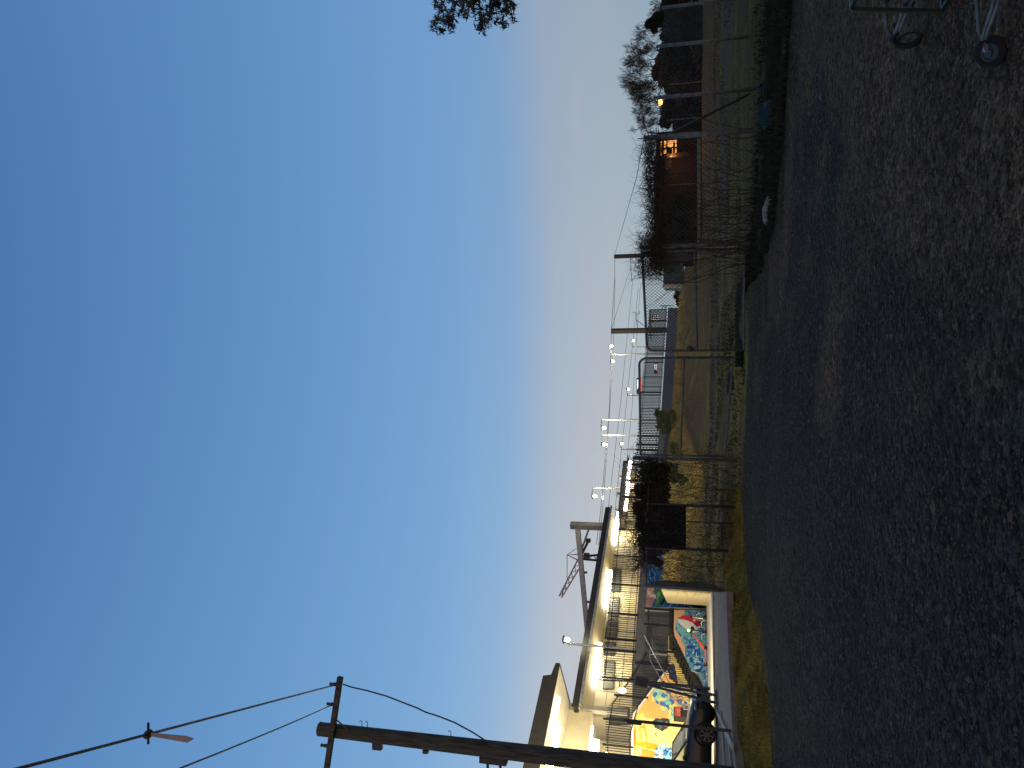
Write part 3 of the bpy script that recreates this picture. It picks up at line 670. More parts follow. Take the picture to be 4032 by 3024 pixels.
lamp('lamp post on the far platform between the gate leaves and the shrub', cC(0, 180)[1], cC(540, 0)[0], cC(960, 0)[0], [cC(538, 102)], 49, .11, 220)
lamp('twin headed lamp post above the meeting gate leaves', cD(0, 928)[1], cD(335, 0)[0], cD(990, 0)[0], [cD(325, 830), cD(343, 1020)], 37, .09, 650)
lamp('lamp post on the far platform right of the twin headed one', cD(0, 838)[1], cD(603, 0)[0], cD(1000, 0)[0], [cD(600, 765)], 46.8, .11, 220)

# overhead line masts
def mast(label, y0, top, bot, c, w=.3, arms=()):
    b, t_ = WP(bot, y0, c), WP(top, y0, c); t = thing('catenary_mast', label, 'mast', b, 'overhead line masts')
    mb = MB(); p = Vector((b.x, b.y, (b.z + t_.z) / 2))
    mb.ob(p + AL * w * .42, AL * .02, NF * w * .5, Vector((0, 0, (t_.z - b.z) / 2))); mb.ob(p - AL * w * .42, AL * .02, NF * w * .5, Vector((0, 0, (t_.z - b.z) / 2))); mb.ob(p, AL * w * .4, NF * .02, Vector((0, 0, (t_.z - b.z) / 2 - .002)))
    build('column', mb, M['dark'], t)
    for a_ in arms:
        mb = MB(); mb.tube([WP(*q, c) for q in a_], .045, 6); build('bracket', mb, M['alum'], t)
    return t
mast('dark catenary mast with bracket arms just right of the twin lamp', cD(0, 632)[1], cD(337, 0)[0], cD(1030, 0)[0], 38, .5,
     [[cD(670, 632), cD(650, 500), cD(645, 410), cD(600, 410)], [cD(800, 625), cD(660, 510)], [cD(690, 400), cD(690, 432), cD(645, 432)]])
mast('catenary mast standing behind the vine covered gate post', cE(0, 833)[1], cE(334, 0)[0], cE(960, 0)[0], 36, .5, [[cE(500, 840), cE(520, 1130)], [cE(500, 870), cE(590, 980)]])
gp = thing('catenary_gantry', 'grey steel portal gantry rising behind the station building roof', 'gantry', WY(*cB(830, 372), 66))
mb = MB(); a = WY(*cB(545, 372), 66); mb.beam(a, Vector((a.x, a.y, 4)), .5, .5, AL); build('column', mb, M['conc_d'], gp)
mb = MB(); b0 = WY(*cB(607, 395), 66); b1 = b0 - NF * 14; b1.z = b0.z - .15; mb.beam(b0, b1, .42, .42); build('beam', mb, mat('gantry_grey', (.3, .3, .31), .7), gp)
mb = MB(); mb.beam(WY(*cB(708, 395), 66), b0 - NF * 2.4 - Vector((0, 0, .2)), .16, .16); build('brace', mb, M['conc_d'], gp)
for d in (5, 8.5, 11):
    mb = MB(); p = b0 - NF * d; mb.ob(p - Vector((0, 0, .25)), AL * .08, NF * .07, Vector((0, 0, .3))); build('insulator', mb, M['dark'], gp)
# overhead wires
def wire(label, pts, r=.02, m='dark', name='overhead_wire', grp='overhead line wires', sag=0):
    mb = MB(); P = []
    for a, b in zip(pts, pts[1:]):
        for i in range(8): t = i / 8; p = a.lerp(b, t); p.z -= sag * 4 * t * (1 - t); P.append(p)
    P.append(pts[-1]); mb.tube(P, r, 5); return one(name, mb, M[m], label, 'wire', grp)
mt = WP(*cD(340, 625), 38)
wire('top wire from the dark mast down to the gantry behind the roof', [mt, WP(*cD(315, 1580), 38.2), WP(*cC(210, 1580), 38.6), WP(*cB(770, 540), 39)], .022)
wire('second wire just below the top one, mast to building roof', [WP(*cD(385, 0), 38), WP(*cD(370, 620), 38), WP(*cD(322, 1580), 38.2), WP(*cC(232, 1580), 38.8), WP(*cB(790, 540), 39)], .022)
wire('level wire between the two catenary masts', [WP(*cE(335, 850), 36), WP(*cD(380, 0), 36.5), mt], .03)
wire('steep stay wire from the dark mast up towards the palm', [mt, WP(*cD(530, 0), 36), WP(*cE(520, 950), 34)], .02)
wire('upper contact wire over the far platform', [WP(*cD(605, 0), 44), WP(*cD(450, 1580), 45), WP(*cC(300, 1580), 46), WP(*cB(880, 200), 46)], .022)
wire('lower contact wire over the far platform', [WP(*cD(675, 100), 44), WP(*cD(525, 1560), 45), WP(*cC(395, 1500), 46), WP(*cB(935, 300), 46)], .022)
wire('lowest thin wire behind the fence bars', [WP(*cD(695, 120), 46), WP(*cD(598, 1580), 46), WP(*cC(540, 900), 46), WP(*cC(500, 1500), 46)], .02)
wire('long wire dropping from the masts towards the strainer post at right', [WP(*cE(335, 830), 36), WY(*cE(570, 0), 60), WY(*cF(575, 620), 45)], .025)

# far canopy on the platform
fc = thing('platform_canopy', 'small dark platform canopy with lit soffit beyond the station building', 'canopy', WP(2510, 1900, 37.5))
mb = MB(); pts = [cC(545, 918), cC(530, 990), cC(485, 992), cC(425, 1580), cB(965, 310), cB(1015, 310), cC(515, 1580), cC(575, 1060)]
mb.ext([WP(*p, 37.3) for p in pts], -NF * 2.5); build('roof', mb, M['fascia'], fc)
for a_ in ((560, 1150), (532, 1440)):
    p = WP(*cC(*a_), 37.2); mb = MB(); mb.ob(p, AL * 1.7, NF * .12, Vector((0, 0, .12))); build('tube_light', mb, M['white_e'], fc); light('canopy_lamp', 'POINT', p - Vector((0, 0, .5)), 60, WARM, fc, .3)
for yy in (1880, 1945, 2010):
    p = WP(2470, yy, 37.9); mb = MB(); mb.beam(Vector((p.x, p.y, 4.6)), Vector((p.x, p.y, 7.1)), .16, .16, AL); build('column', mb, M['cream'], fc)
mb = MB(); mb.ext([WP(*p, 39.2) for p in (cC(560, 1100), cB(1030, 310), cB(1130, 310), cC(650, 1100))], -NF * .2); build('wall', mb, M['cream'], fc)
for a_, m_ in (((1310, 575), 'red_e'),):
    p = WP(*cC(a_[1], a_[0]), 37.6); mb = MB(); mb.ob(p, AL * .4, NF * .04, Vector((0, 0, .28))); build('red_sign', mb, M['red_e'], fc)

# lit displays
def display(label, x0, y0, x1, y1, c, m1, m2, name, cat):
    pts = [WP(x0, y0, c), WP(x0, y1, c), WP(x1, y1, c), WP(x1, y0, c)]; ctr = sum(pts, Vector()) / 4; t = thing(name, label, cat, ctr)
    mb = MB(); mb.ext([ctr + (p - ctr) * 1.12 for p in pts], -NF * .2); build('housing', mb, M['black'], t)
    mb = MB()
    for i in range(3): f0, f1 = .12 + .27 * i, .12 + .27 * i + .16; a, b = pts[0].lerp(pts[3], f0), pts[1].lerp(pts[2], f0); d, e = pts[0].lerp(pts[3], f1), pts[1].lerp(pts[2], f1); mb.ext([a.lerp(b, .1), b.lerp(a, .15), e.lerp(d, .3), d.lerp(e, .1)], NF * .02)
    build('lit_text', mb, M[m1], t)
    mb = MB(); mb.ext([pts[3].lerp(pts[0], .1) + NF * .002, pts[2].lerp(pts[1], .1) + NF * .002, pts[2], pts[3]], NF * .02); build('red_strip', mb, M[m2], t)
    p = Vector((ctr.x, ctr.y, 0)) - NF * .15; mb = MB(); mb.tube([p + Vector((0, 0, ctr.z)), p + Vector((0, 0, 4.2))], .06, 6); build('post', mb, M['dark'], t)
display('lit red and white train display behind the fence bars', *cD(870, 1050), *cD(908, 1145), 36.3, 'whi_e', 'red_e', 'train_display', 'display')
display('black train display with a red strip above the left gate leaf rail', *cD(655, 1235), *cD(712, 1395), 36.3, 'whi_e', 'red_e', 'train_display', 'display')
# lit shelter board at the platform end
t = thing('notice_board', 'warm lit notice board inside the small shelter at the platform end', 'sign', WP(*cD(890, 465), 36.5))
mb = MB(); mb.ext([WP(*p, 36.4) for p in (cD(852, 438), cD(852, 497), cD(925, 497), cD(925, 438))], -NF * .08); build('panel', mb, M['board_e'], t)
mb = MB()
for i in range(3): mb.beam(WP(*cD(852 + 24 * i, 438), 36.36), WP(*cD(852 + 24 * i, 497), 36.36), .05, .08)
for i in range(3): mb.beam(WP(*cD(852, 445 + 20 * i), 36.36), WP(*cD(925, 445 + 20 * i), 36.36), .05, .05, NF)
build('grid', mb, M['dark'], t)
t = thing('shelter', 'small open shelter at the far end of the platform', 'shelter', WP(*cD(1020, 460), 36.9))
mb = MB(); mb.ext([WP(*p, 36.0) for p in (cD(808, 375), cD(822, 530), cD(832, 530), cD(820, 375))], -NF * 2.4); build('roof', mb, M['black'], t)
for a_ in (382, 525):
    mb = MB(); mb.beam(WP(*cD(815, a_), 36.1), WP(*cD(1030, a_ - 6), 36.1), .12, .12, AL); build('post', mb, M['black'], t)

# tower crane far away
cr_ = thing('tower_crane', 'distant luffing tower crane with red and white jib above the roof', 'crane', WY(*cB(735, 655), 420))
def lattice(a, b, w, r, m, nm):
    mb = MB(); d = (b - a); n_ = int(d.length / (w * 1.3)) + 1; s_ = d.normalized().cross(Vector((0, 1, 0))).normalized() * w / 2; f_ = Vector((0, w / 2, 0))
    cs_ = [s_ + f_, s_ - f_, -s_ - f_, -s_ + f_]
    for c_ in cs_: mb.tube([a + c_, b + c_ * .5], r, 4)
    for i in range(n_):
        for j in range(4): mb.tube([a.lerp(b, i / n_) + cs_[j] * (1 - .5 * i / n_), a.lerp(b, (i + 1) / n_) + cs_[(j + 1) % 4] * (1 - .5 * (i + 1) / n_)], r * .6, 3, False)
    return build(nm, mb, m, cr_)
lattice(WY(*cB(628, 690), 420), WY(*cB(458, 993), 420), 3.2, .38, M['redst'], 'jib')
lattice(WY(*cB(800, 655), 420), WY(*cB(640, 655), 420), 3.2, .35, M['dark'], 'tower')
mb = MB(); mb.tube([WY(*cB(640, 625), 420), WY(*cB(515, 630), 420), WY(*cB(640, 690), 420)], .5, 4); build('a_frame', mb, M['redst'], cr_)
mb = MB(); mb.tube([WY(*cB(515, 630), 420), WY(*cB(515, 850), 420), WY(*cB(470, 975), 420)], .18, 4); mb.tube([WY(*cB(515, 630), 420), WY(*cB(690, 510), 420)], .15, 4); build('pendant_line', mb, M['dark'], cr_)
mb = MB(); mb.beam(WY(*cB(645, 620), 420), WY(*cB(705, 500), 420), 1.6, 1.4); build('counter_jib', mb, M['dark'], cr_)
mb = MB(); c_ = WY(*cB(700, 505), 420); mb.ob(c_, (1.1, 0, 0), (0, 1, 0), (0, 0, 1.3)); build('counterweight', mb, M['dark'], cr_, bevel=.3); mb = MB(); mb.ob(WY(*cB(685, 640), 420), (1.6, 0, 0), (0, 1.5, 0), (0, 0, 1.6)); build('cab', mb, M['dark'], cr_, bevel=.3)

# ------------------------------------------------------------------ utility pole, crossarm, service wires
YP = 15.5
up_ = thing('utility_pole', 'big leaning-looking wooden utility pole with crossarm at the left', 'pole', (WY(1258, 2870, YP).x, YP, 0))
tp = WY(1262, 2871, YP); mb = MB(); H = tp.z
mb.tube([(tp.x, YP, -.5), (tp.x, YP, H * .25), (tp.x, YP, H * .5), (tp.x, YP, H * .75), (tp.x, YP, H)], [.205, .195, .18, .165, .15], 20); build('pole_shaft', mb, M['wood'], up_)
mb = MB(); mb.tube([(tp.x, YP, H), (tp.x, YP, H + .03)], .155, 20); build('cap', mb, M['steel'], up_)
a = WY(*cH(442, 305), YP - .22); b = a + (WY(*cH(345, 966), YP - .22) - a) * 1.9
mb = MB(); mb.beam(a, b, .10, .12); arm = build('crossarm', mb, M['wood'], up_, bevel=.01)
mb = MB(); mb.beam(a.lerp(b, .24) - Vector((0, 0, .02)), Vector((tp.x + .15, YP - .16, tp.z - .75)), .03, .012); build('brace', mb, M['steel'], up_)
def insul(p): mb = MB(); mb.tube([p, p + Vector((0, 0, .04)), p + Vector((0, 0, .1)), p + Vector((0, 0, .16))], [.03, .045, .03, .04], 8); build('insulator', mb, M['dark'], up_)
for t_ in (.045, .16, .40, .62): insul(a.lerp(b, t_) + Vector((0, 0, .06)))
for px in (cH(600, 660), cH(640, 660), cH(1245, 755)):
    p = WY(*px, YP); mb = MB(); p.x = tp.x + .17; mb.tube([p, p + Vector((.10, 0, 0)), p + Vector((.13, 0, .03)), p + Vector((.10, 0, .06))], .009, 5); build('hook', mb, M['dark'], up_)
for px, s_ in ((cH(715, 790), .07), (cH(1065, 860), .02)):
    p = WY(*px, YP); mb = MB(); mb.ob((tp.x - .20, YP - .02, p.z), (s_ + .02, 0, 0), (0, .06, 0), (0, 0, s_ + .04)); build('bracket', mb, M['dark'], up_, bevel=.01)
p = WY(*cH(1555, 915), YP); mb = MB(); mb.ob((tp.x - .22, YP, p.z), (.07, 0, 0), (0, .1, 0), (0, 0, .3)); build('junction_box', mb, M['dark'], up_, bevel=.02)
for d in (.07, -.07):
    mb = MB(); mb.tube([(tp.x - .2, YP, p.z + d * 2), (tp.x - 1.2, YP, p.z + d * 2 - .05)], .03, 6); build('conduit', mb, M['dark'], up_)
def swire(label, p0, px, Y1, r, sag):
    p1 = WY(*px, Y1); P = []
    for i in range(15): t_ = i / 14; q = p0.lerp(p1, t_); q.z -= sag * 4 * t_ * (1 - t_); P.append(q)
    mb = MB(); mb.tube(P, r, 6); return one('service_wire', mb, M['dark'], label, 'wire', 'service wires from the pole crossarm'), P
insz = Vector((0, -.05, .1))
_, PW = swire('thick upper wire from the end of the crossarm carrying the marker tag', a.lerp(b, .045) + insz, (0, 3045), 5.0, .016, .0)
swire('middle wire from the crossarm leaving the picture at left', a.lerp(b, .16) + insz, (620, 3060), 7.5, .013, .05)
swire('lowest wire from the crossarm end behind the pole', a.lerp(b, .62) + insz, (1150, 3080), 11, .012, .02)
mb = MB(); P = [WY(*cH(*q), YP - .2) for q in ((462, 358), (520, 378), (640, 405), (780, 445), (900, 492), (1000, 530), (1060, 560), (1160, 592), (1270, 635), (1400, 705), (1540, 795))] + [Vector((tp.x + .1, YP - .16, WY(*cH(1700, 830), YP).z))]
mb.tube(P, .016, 6); one('drop_cable', mb, M['dark'], 'slack cable hanging from the crossarm end down to the pole', 'cable')
# marker on the upper wire
best = min(PW, key=lambda q: (proj(q)[0] - 582) ** 2 + (proj(q)[1] - 2902) ** 2); 
seg = min(range(len(PW) - 1), key=lambda i: abs((proj(PW[i])[0] + proj(PW[i + 1])[0]) / 2 - 582)); x0_, x1_ = proj(PW[seg])[0], proj(PW[seg + 1])[0]
mp_ = PW[seg].lerp(PW[seg + 1], (582 - x0_) / (x1_ - x0_))
tg = thing('wire_marker', 'pale tag hanging under a dark clamp on the upper service wire', 'marker', mp_)
mb = MB(); mb.ell(mp_, .05, .07, .045); mb.tube([mp_ + Vector((-.11, 0, .0)), mp_ + Vector((.13, 0, 0))], .014, 6); build('clamp', mb, M['dark'], tg)
mb = MB(); zz = mp_; mb.ext([zz + Vector((-.015, -.01, -.03)), zz + Vector((.02, -.01, -.03)), zz + Vector((.035, -.01, -.5)), zz + Vector((.015, -.01, -.6)), zz + Vector((-.035, -.01, -.52))], (0, .012, 0)); build('tag_strip', mb, M['pink'], tg)

# ------------------------------------------------------------------ chain link
def mesh_panel(mb, a, b, z0a, z1a, z0b, z1b, sp=.09, r=.004):
    """diamond mesh between two uprights at a and b (xy), z from z0 to z1"""
    L = math.hypot(b[0] - a[0], b[1] - a[1]); Hm = max(z1a - z0a, z1b - z0b)
    def pt(s, z):
        t = s / L; return Vector((a[0] + (b[0] - a[0]) * t, a[1] + (b[1] - a[1]) * t, z))
    n = int((L + Hm) / sp) + 1
    for k_ in range(n):
        for sg in (1, -1):
            s0 = k_ * sp - Hm; pts = []
            for s_, u in ((s0, 0), (s0 + Hm, Hm)):
                pts.append((s_, u))
            (sa, ua), (sb, ub) = pts
            if sa < 0: ua += -sa; sa = 0
            if sb > L: ub -= sb - L; sb = L
            if ub <= ua: continue
            if sg < 0: sa, sb = L - sa, L - sb
            def zz(s_, u):
                t = s_ / L; lo = z0a + (z0b - z0a) * t; hi = z1a + (z1b - z1a) * t; return lo + (hi - lo) * u / Hm
            mb.beam(pt(sa, zz(sa, ua)), pt(sb, zz(sb, ub)), 2 * r, 2 * r)
def tubes(pts, r, nm, parent, m='steel', n=8): mb = MB(); mb.tube(pts, r, n); return build(nm, mb, M[m], parent, smooth=True)
def leaf(label, hinge, free, hz, fz, corner, hinge_mid):
    """hinge / free = xy; hz, fz = (bottom, top)"""
    t = thing('gate_leaf', label, 'gate', (hinge[0], hinge[1], hz[0]), 'pair of chain link gates')
    h0, h1 = Vector((*hinge, hz[0])), Vector((*hinge, hz[1])); f0, f1 = Vector((*free, fz[0])), Vector((*free, fz[1])); r = .032
    d = (f1 - h1).normalized(); c_ = [f1 - d * corner + (f0 - f1).normalized() * 0]
    for k_ in range(1, 6):
        an = math.pi / 2 * k_ / 6; c_.append(f1 - d * corner * (1 - math.sin(an)) + (f0 - f1).normalized() * corner * (1 - math.cos(an)))
    c_.append(f1 + (f0 - f1).normalized() * corner)
    tubes([h0, h1] , r, 'hinge_stile', t); tubes([h1 - Vector((0, 0, .03))] + c_ + [f0], r, 'frame_tube', t); tubes([h0 + Vector((0, 0, .03)), f0 + Vector((0, 0, .03))], r * .9, 'bottom_rail', t)
    m0, m1 = h0.lerp(h1, hinge_mid), f0.lerp(f1, hinge_mid); tubes([m0, m1], r * .85, 'middle_rail', t)
    mb = MB(); mesh_panel(mb, hinge, free, hz[0], hz[1] - .02, fz[0], fz[1] - .02); build('wire_mesh', mb, M['wire'], t)
    return t
G2 = WY(2984, 955, 18.6); G1 = WY(2858, 1812, 22.9)
fr = WY(2933, 1378, 20.3); fl = WY(2892, 1398, 20.6)
def zat(x, y, Y): return WY(x, y, Y).z
rl = leaf('right hand chain link gate leaf, sagging towards its free end', (G2.x - .12, 18.65), (fr.x, 20.3), (zat(2937, 960, 18.65), zat(2524, 980, 18.65)), (zat(2933, 1375, 20.3), zat(2548, 1375, 20.3)), .18, .48)
ll = leaf('left hand chain link gate leaf standing a little higher', (G1.x + .12, 22.8), (fl.x - .06, 20.6), (zat(2858, 1800, 22.8), zat(2518, 1790, 22.8)), (zat(2892, 1405, 20.6), zat(2517, 1395, 20.6)), .22, .52)
mb = MB(); p = WY(*cD(1310, 860), 20.2); mb.ell(p, .07, .07, .08); mb.ob(p - Vector((0, 0, .1)), (.035, 0, 0), (0, .02, 0), (0, 0, .045)); build('latch_chain', mb, M['dark'], rl)
for lf, q, dz in ((rl, cD(1565, 830), .7), (ll, cD(1160, 960), .3)):
    p = WY(*q, 20.25); build('drop_bolt', (lambda mb: (mb.tube([p, p + Vector((.0, 0, -.05)), p + Vector((0, 0, -dz))], .01, 5), mb.tube([p, p + Vector((.1, 0, 0))], .01, 5), mb)[-1])(MB()), M['dark'], lf)
# right gate post, left gate post
def post(label, x, y, z0, z1, r, name='fence_post', extra=None, grp=None):
    t = thing(name, label, 'post', (x, y, z0), grp); tubes([(x, y, z0 - .3), (x, y, z1)], r, 'tube', t); mb = MB(); mb.ell((x, y, z1), r * 1.1, r * 1.1, r * .5); build('cap', mb, M['steel'], t); return t
post('thick galvanised post holding the right gate leaf', G2.x, 18.6, gz(G2.x, 18.6), zat(2524, 968, 18.6), .055, 'gate_post', grp='gate posts')
post('galvanised post holding the left gate leaf', G1.x, 22.9, gz(G1.x, 22.9), zat(2494, 1797, 22.9), .055, 'gate_post', grp='gate posts')

# right fence
Sx = WY(2534, 545, 16.5); Ax = WY(2573, 386, 17.8); Bx = WY(2585, 183, 19.0); Cx = WY(2605, 30, 21)
rf = thing('chain_link_fence', 'chain link fence with galvanised posts right of the gates, smothered in dead vines', 'fence', (Sx.x, Sx.y, 0))
for P_, r in ((Sx, .06), (Ax, .045), (Bx, .045), (Cx, .045)):
    o = tubes([(P_.x, P_.y, gz(P_.x, P_.y) - .2), (P_.x, P_.y, P_.z)], r, 'post', rf)
ext_ = Vector((Cx.x + 6, Cx.y + 4, Cx.z)); tubes([(ext_.x, ext_.y, 0), tuple(ext_)], .045, 'post', rf)
tubes([(Sx.x, Sx.y - .06, WY(*cF(790, 560), 16.5).z), (Ax.x - .1, Ax.y, gz(Ax.x, Ax.y) + .15)], .03, 'brace', rf, 'dark')
tubes([WY(2611, 545, 16.5), WY(2597, 960, 18.5)], .026, 'top_rail', rf, 'dark')
tubes([(Sx.x, Sx.y, Sx.z), (Sx.x, Sx.y, Sx.z + .12)], .012, 'spike', rf)
for a_, b_, za, zb_ in (((G2.x, 18.6), (Sx.x, Sx.y), zat(2597, 960, 18.6), zat(2611, 545, 16.5)), ((Sx.x, Sx.y), (Ax.x, Ax.y), Sx.z - .4, Ax.z - .1), ((Ax.x, Ax.y), (Bx.x, Bx.y), Ax.z - .1, Bx.z - .1), ((Bx.x, Bx.y), (Cx.x, Cx.y), Bx.z - .1, Cx.z - .1)):
    mb = MB(); mesh_panel(mb, a_, b_, gz(*a_) + .05, za, gz(*b_) + .05, zb_, .12, .003); build('wire_mesh', mb, M['wire'], rf)
# left fence with shade cloth
lf_ = thing('chain_link_fence', 'chain link fence left of the gates with a black shade cloth tied to it', 'fence', (G1.x, G1.y, .5))
lp = [(1797, 22.9)] + [(cB(0, 200)[1], 22.5), (cB(0, 340)[1], 22.3), (cB(0, 580)[1], 22.0), (2316, 21.7)]
LX = []
for i, (yy, Y) in enumerate(lp):
    p = WY(2700, yy, Y); LX.append((p.x, Y))
    if i: tubes([(p.x, Y, gz(p.x, Y) - .2), (p.x, Y, 2.78)], (.045, .022, .045, .055)[i - 1], 'post', lf_, 'dark' if i < 4 else 'steel')
for a_, b_ in zip(LX, LX[1:]):
    mb = MB(); mesh_panel(mb, a_, b_, gz(*a_) + .05, 2.7, gz(*b_) + .05, 2.7, .1, .003); build('wire_mesh', mb, M['wire'], lf_)
tubes([(LX[0][0], LX[0][1], 2.72), (LX[-1][0], LX[-1][1], 2.74)], .02, 'top_rail', lf_, 'dark')
mb = MB(); a_, b_ = LX[1], LX[3]; zb0, zb1 = zat(*cB(1550, 200), 22.5), zat(*cB(1552, 570), 22)
nseg = 24
for i in range(nseg):
    t0, t1 = i / nseg, (i + 1) / nseg; w0, w1 = .02 * math.sin(t0 * 19), .02 * math.sin(t1 * 19)
    P_ = [Vector((a_[0] + (b_[0] - a_[0]) * t, a_[1] + (b_[1] - a_[1]) * t - .05 + w, z)) for t, w, z in ((t0, w0, zb0 + (zb1 - zb0) * t0), (t1, w1, zb0 + (zb1 - zb0) * t1), (t1, w1, 2.75), (t0, w0, 2.75))]
    mb.ext(P_, (0, .01, 0))
build('shade_cloth', mb, M['cloth'], lf_)
# open mesh gate panel by the wing wall
og = thing('pedestrian_gate', 'narrow grey mesh gate panel standing open beside the cream wing wall', 'gate', (LX[-1][0], LX[-1][1], .6))
a_ = LX[-1]; e0 = WY(*cB(1320, 858), 23.0); b_ = (e0.x, 23.0)
za0, za1 = zat(*cB(1875, 935), 21.7) + .06, zat(*cB(1215, 905), 21.7); zb0, zb1 = zat(*cB(1800, 868), 23), zat(*cB(1310, 855), 23)
tubes([(a_[0], a_[1] + .08, za0), (a_[0], a_[1] + .08, za1), (b_[0], b_[1], zb1), (b_[0], b_[1], zb0), (a_[0], a_[1] + .08, za0)], .022, 'frame', og)
mb = MB(); mesh_panel(mb, (a_[0], a_[1] + .08), b_, za0, za1, zb0, zb1, .05, .0035); build('wire_mesh', mb, M['wire'], og)

# ------------------------------------------------------------------ vines and trees
def squig(mb, p, d, L, r, n=9, wob=.5, g=0, rr=rnd, sides=3):
    pts = [Vector(p)]; d = Vector(d).normalized(); rs = [r]
    for i in range(n):
        d = (d + Vector((rr.gauss(0, 1), rr.gauss(0, .5), rr.gauss(0, 1))) * wob * .5 + Vector((0, 0, g))).normalized()
        pts.append(pts[-1] + d * L / n); rs.append(r * (1 - .8 * (i + 1) / n))
    mb.tube(pts, rs, sides, False); return pts
def vines_between(label, a, b, zlo, zhi, n, name='dead_vine', mm='vine', drop=.4, long=1.0, r=.006):
    t = thing(name, label, 'vine', (a[0], a[1], 0)); mb = MB(); rr = random.Random(len(label) * 7 + n)
    for i in range(n):
        t_ = rr.random(); x, y = a[0] + (b[0] - a[0]) * t_, a[1] + (b[1] - a[1]) * t_; z = rr.uniform(zlo, zhi)
        up = rr.random()
        squig(mb, (x, y + rr.gauss(0, .12), z), (rr.gauss(0, 1), rr.gauss(0, .3), rr.gauss(.25, .7) if up > drop else -1), rr.uniform(.2, .8) * long, rr.uniform(.5, 1) * r, 8, .9, 0, rr)
    build('twigs', mb, M[mm], t)
    mb = MB()
    for i in range(max(6, n // 60)):
        t_ = rr.random(); x, y = a[0] + (b[0] - a[0]) * t_, a[1] + (b[1] - a[1]) * t_
        squig(mb, (x, y, gz(x, y)), (0, 0, 1), zhi, .012, 10, .45, .12, rr, 4)
    build('stems', mb, M[mm], t); return t
vines_between('matted dead vines piled along the fence rail between right gate post and strainer post', (G2.x + .05, 18.55), (Sx.x, Sx.y), 2.12, 2.48, 1500, drop=.1, long=.75, r=.0085)
vines_between('dead vine strands hanging down the mesh right of the gate post', (G2.x + .02, 18.5), (G2.x + 1.1, 17.4), .5, 2.2, 260, drop=.6, r=.006)
vines_between('dead vine strands knotted round the top of the right gate post', (G2.x - .72, 18.7), (G2.x + .25, 18.5), 2.2, 2.75, 900, drop=.15, long=.7, r=.007)
vines_between('dead vine strands over the mesh left of the left gate post', (G1.x, 22.85), (LX[3][0], LX[3][1]), .7, 2.8, 420, drop=.4, r=.008, long=1.1)
vines_between('dead vine strands climbing the fence by the shade cloth and sea mural', (LX[3][0], 22), (LX[4][0], 21.75), .7, 2.7, 220, drop=.4, r=.008)
def leaf_mass(mb, c, rad, n, s, rr, flat=1.0, droop=0):
    for i in range(n):
        while True:
            v = Vector((rr.uniform(-1, 1), rr.uniform(-1, 1), rr.uniform(-1, 1)))
            if v.length < 1: break
        p = Vector(c) + Vector((v.x * rad[0], v.y * rad[1], v.z * rad[2]))
        a = Vector((rr.gauss(0, 1), rr.gauss(0, 1), rr.gauss(0, 1) - droop)).normalized(); b = a.orthogonal().normalized(); q = s * rr.uniform(.6, 1.4)
        mb.add([p - a * q, p + b * q * .38, p + a * q, p - b * q * .38], [(0, 1, 2, 3)])
def clumpy(label, base, clumps, n, s, m, name='shrub', cat='shrub', trunk=None, grp=None, seed=1, skirt=False):
    t = thing(name, label, cat, base, grp); rr = random.Random(seed); mb = MB()
    for (c, rad) in clumps:
        for k_ in range(5):
            cc = Vector(c) + Vector((rr.uniform(-.6, .6) * rad[0], rr.uniform(-.6, .6) * rad[1], rr.uniform(-.6, .6) * rad[2]))
            leaf_mass(mb, cc, [v * .55 for v in rad], n // 5, s, rr)
    if skirt:
        for (c, rad) in clumps:
            for q_ in range(3): leaf_mass(mb, (c[0] + rr.gauss(0, rad[0] * .6), c[1], gz(c[0], min(c[1], 90)) + .7 * q_ + .2), (rad[0], rad[1], .7), n // 4, s, rr)
    build('foliage', mb, m, t); mb = MB()
    for (c, rad) in clumps: squig(mb, base, Vector(c) - Vector(base), (Vector(c) - Vector(base)).length, trunk or .04, 5, .1, 0, rr, 5)
    build('trunk', mb, M['bark'], t); return t
def px_clumps(lst, Y, k=1.0):
    return [((WY(x, y, Y)), (rw / 2950 * Y * k, rw / 2950 * Y * .8, rh / 2950 * Y)) for x, y, rw, rh in lst]
# shrub: image y is sideways in the photo, x is up/down  (rw = half width along photo y, rh = half height along photo x)
Ys = 57
b_ = WY(2672, 1660, Ys); clumpy('round olive green shrub on the railway bank behind the left gate leaf', b_, px_clumps([(2625, 1660, 34, 40), (2610, 1640, 24, 24), (2620, 1690, 24, 24), (2650, 1650, 34, 22), (2590, 1625, 12, 10)], Ys), 900, .13, M['shrub'], seed=3)
b_ = WY(2672, 1770, 50); clumpy('small leafy shrub on the bank beside the left gate post', b_, px_clumps([(2645, 1772, 18, 25), (2655, 1755, 12, 16), (2662, 1785, 14, 12)], 50), 350, .11, M['shrub'], seed=4)
b_ = WY(2680, 1870, 40); clumpy('dark leafy shrub growing behind the fence left of the gate post', b_, px_clumps([(2640, 1850, 30, 30), (2665, 1880, 22, 26), (2625, 1830, 18, 18), (2690, 1895, 14, 16)], 40), 500, .09, M['leaf'], seed=5)
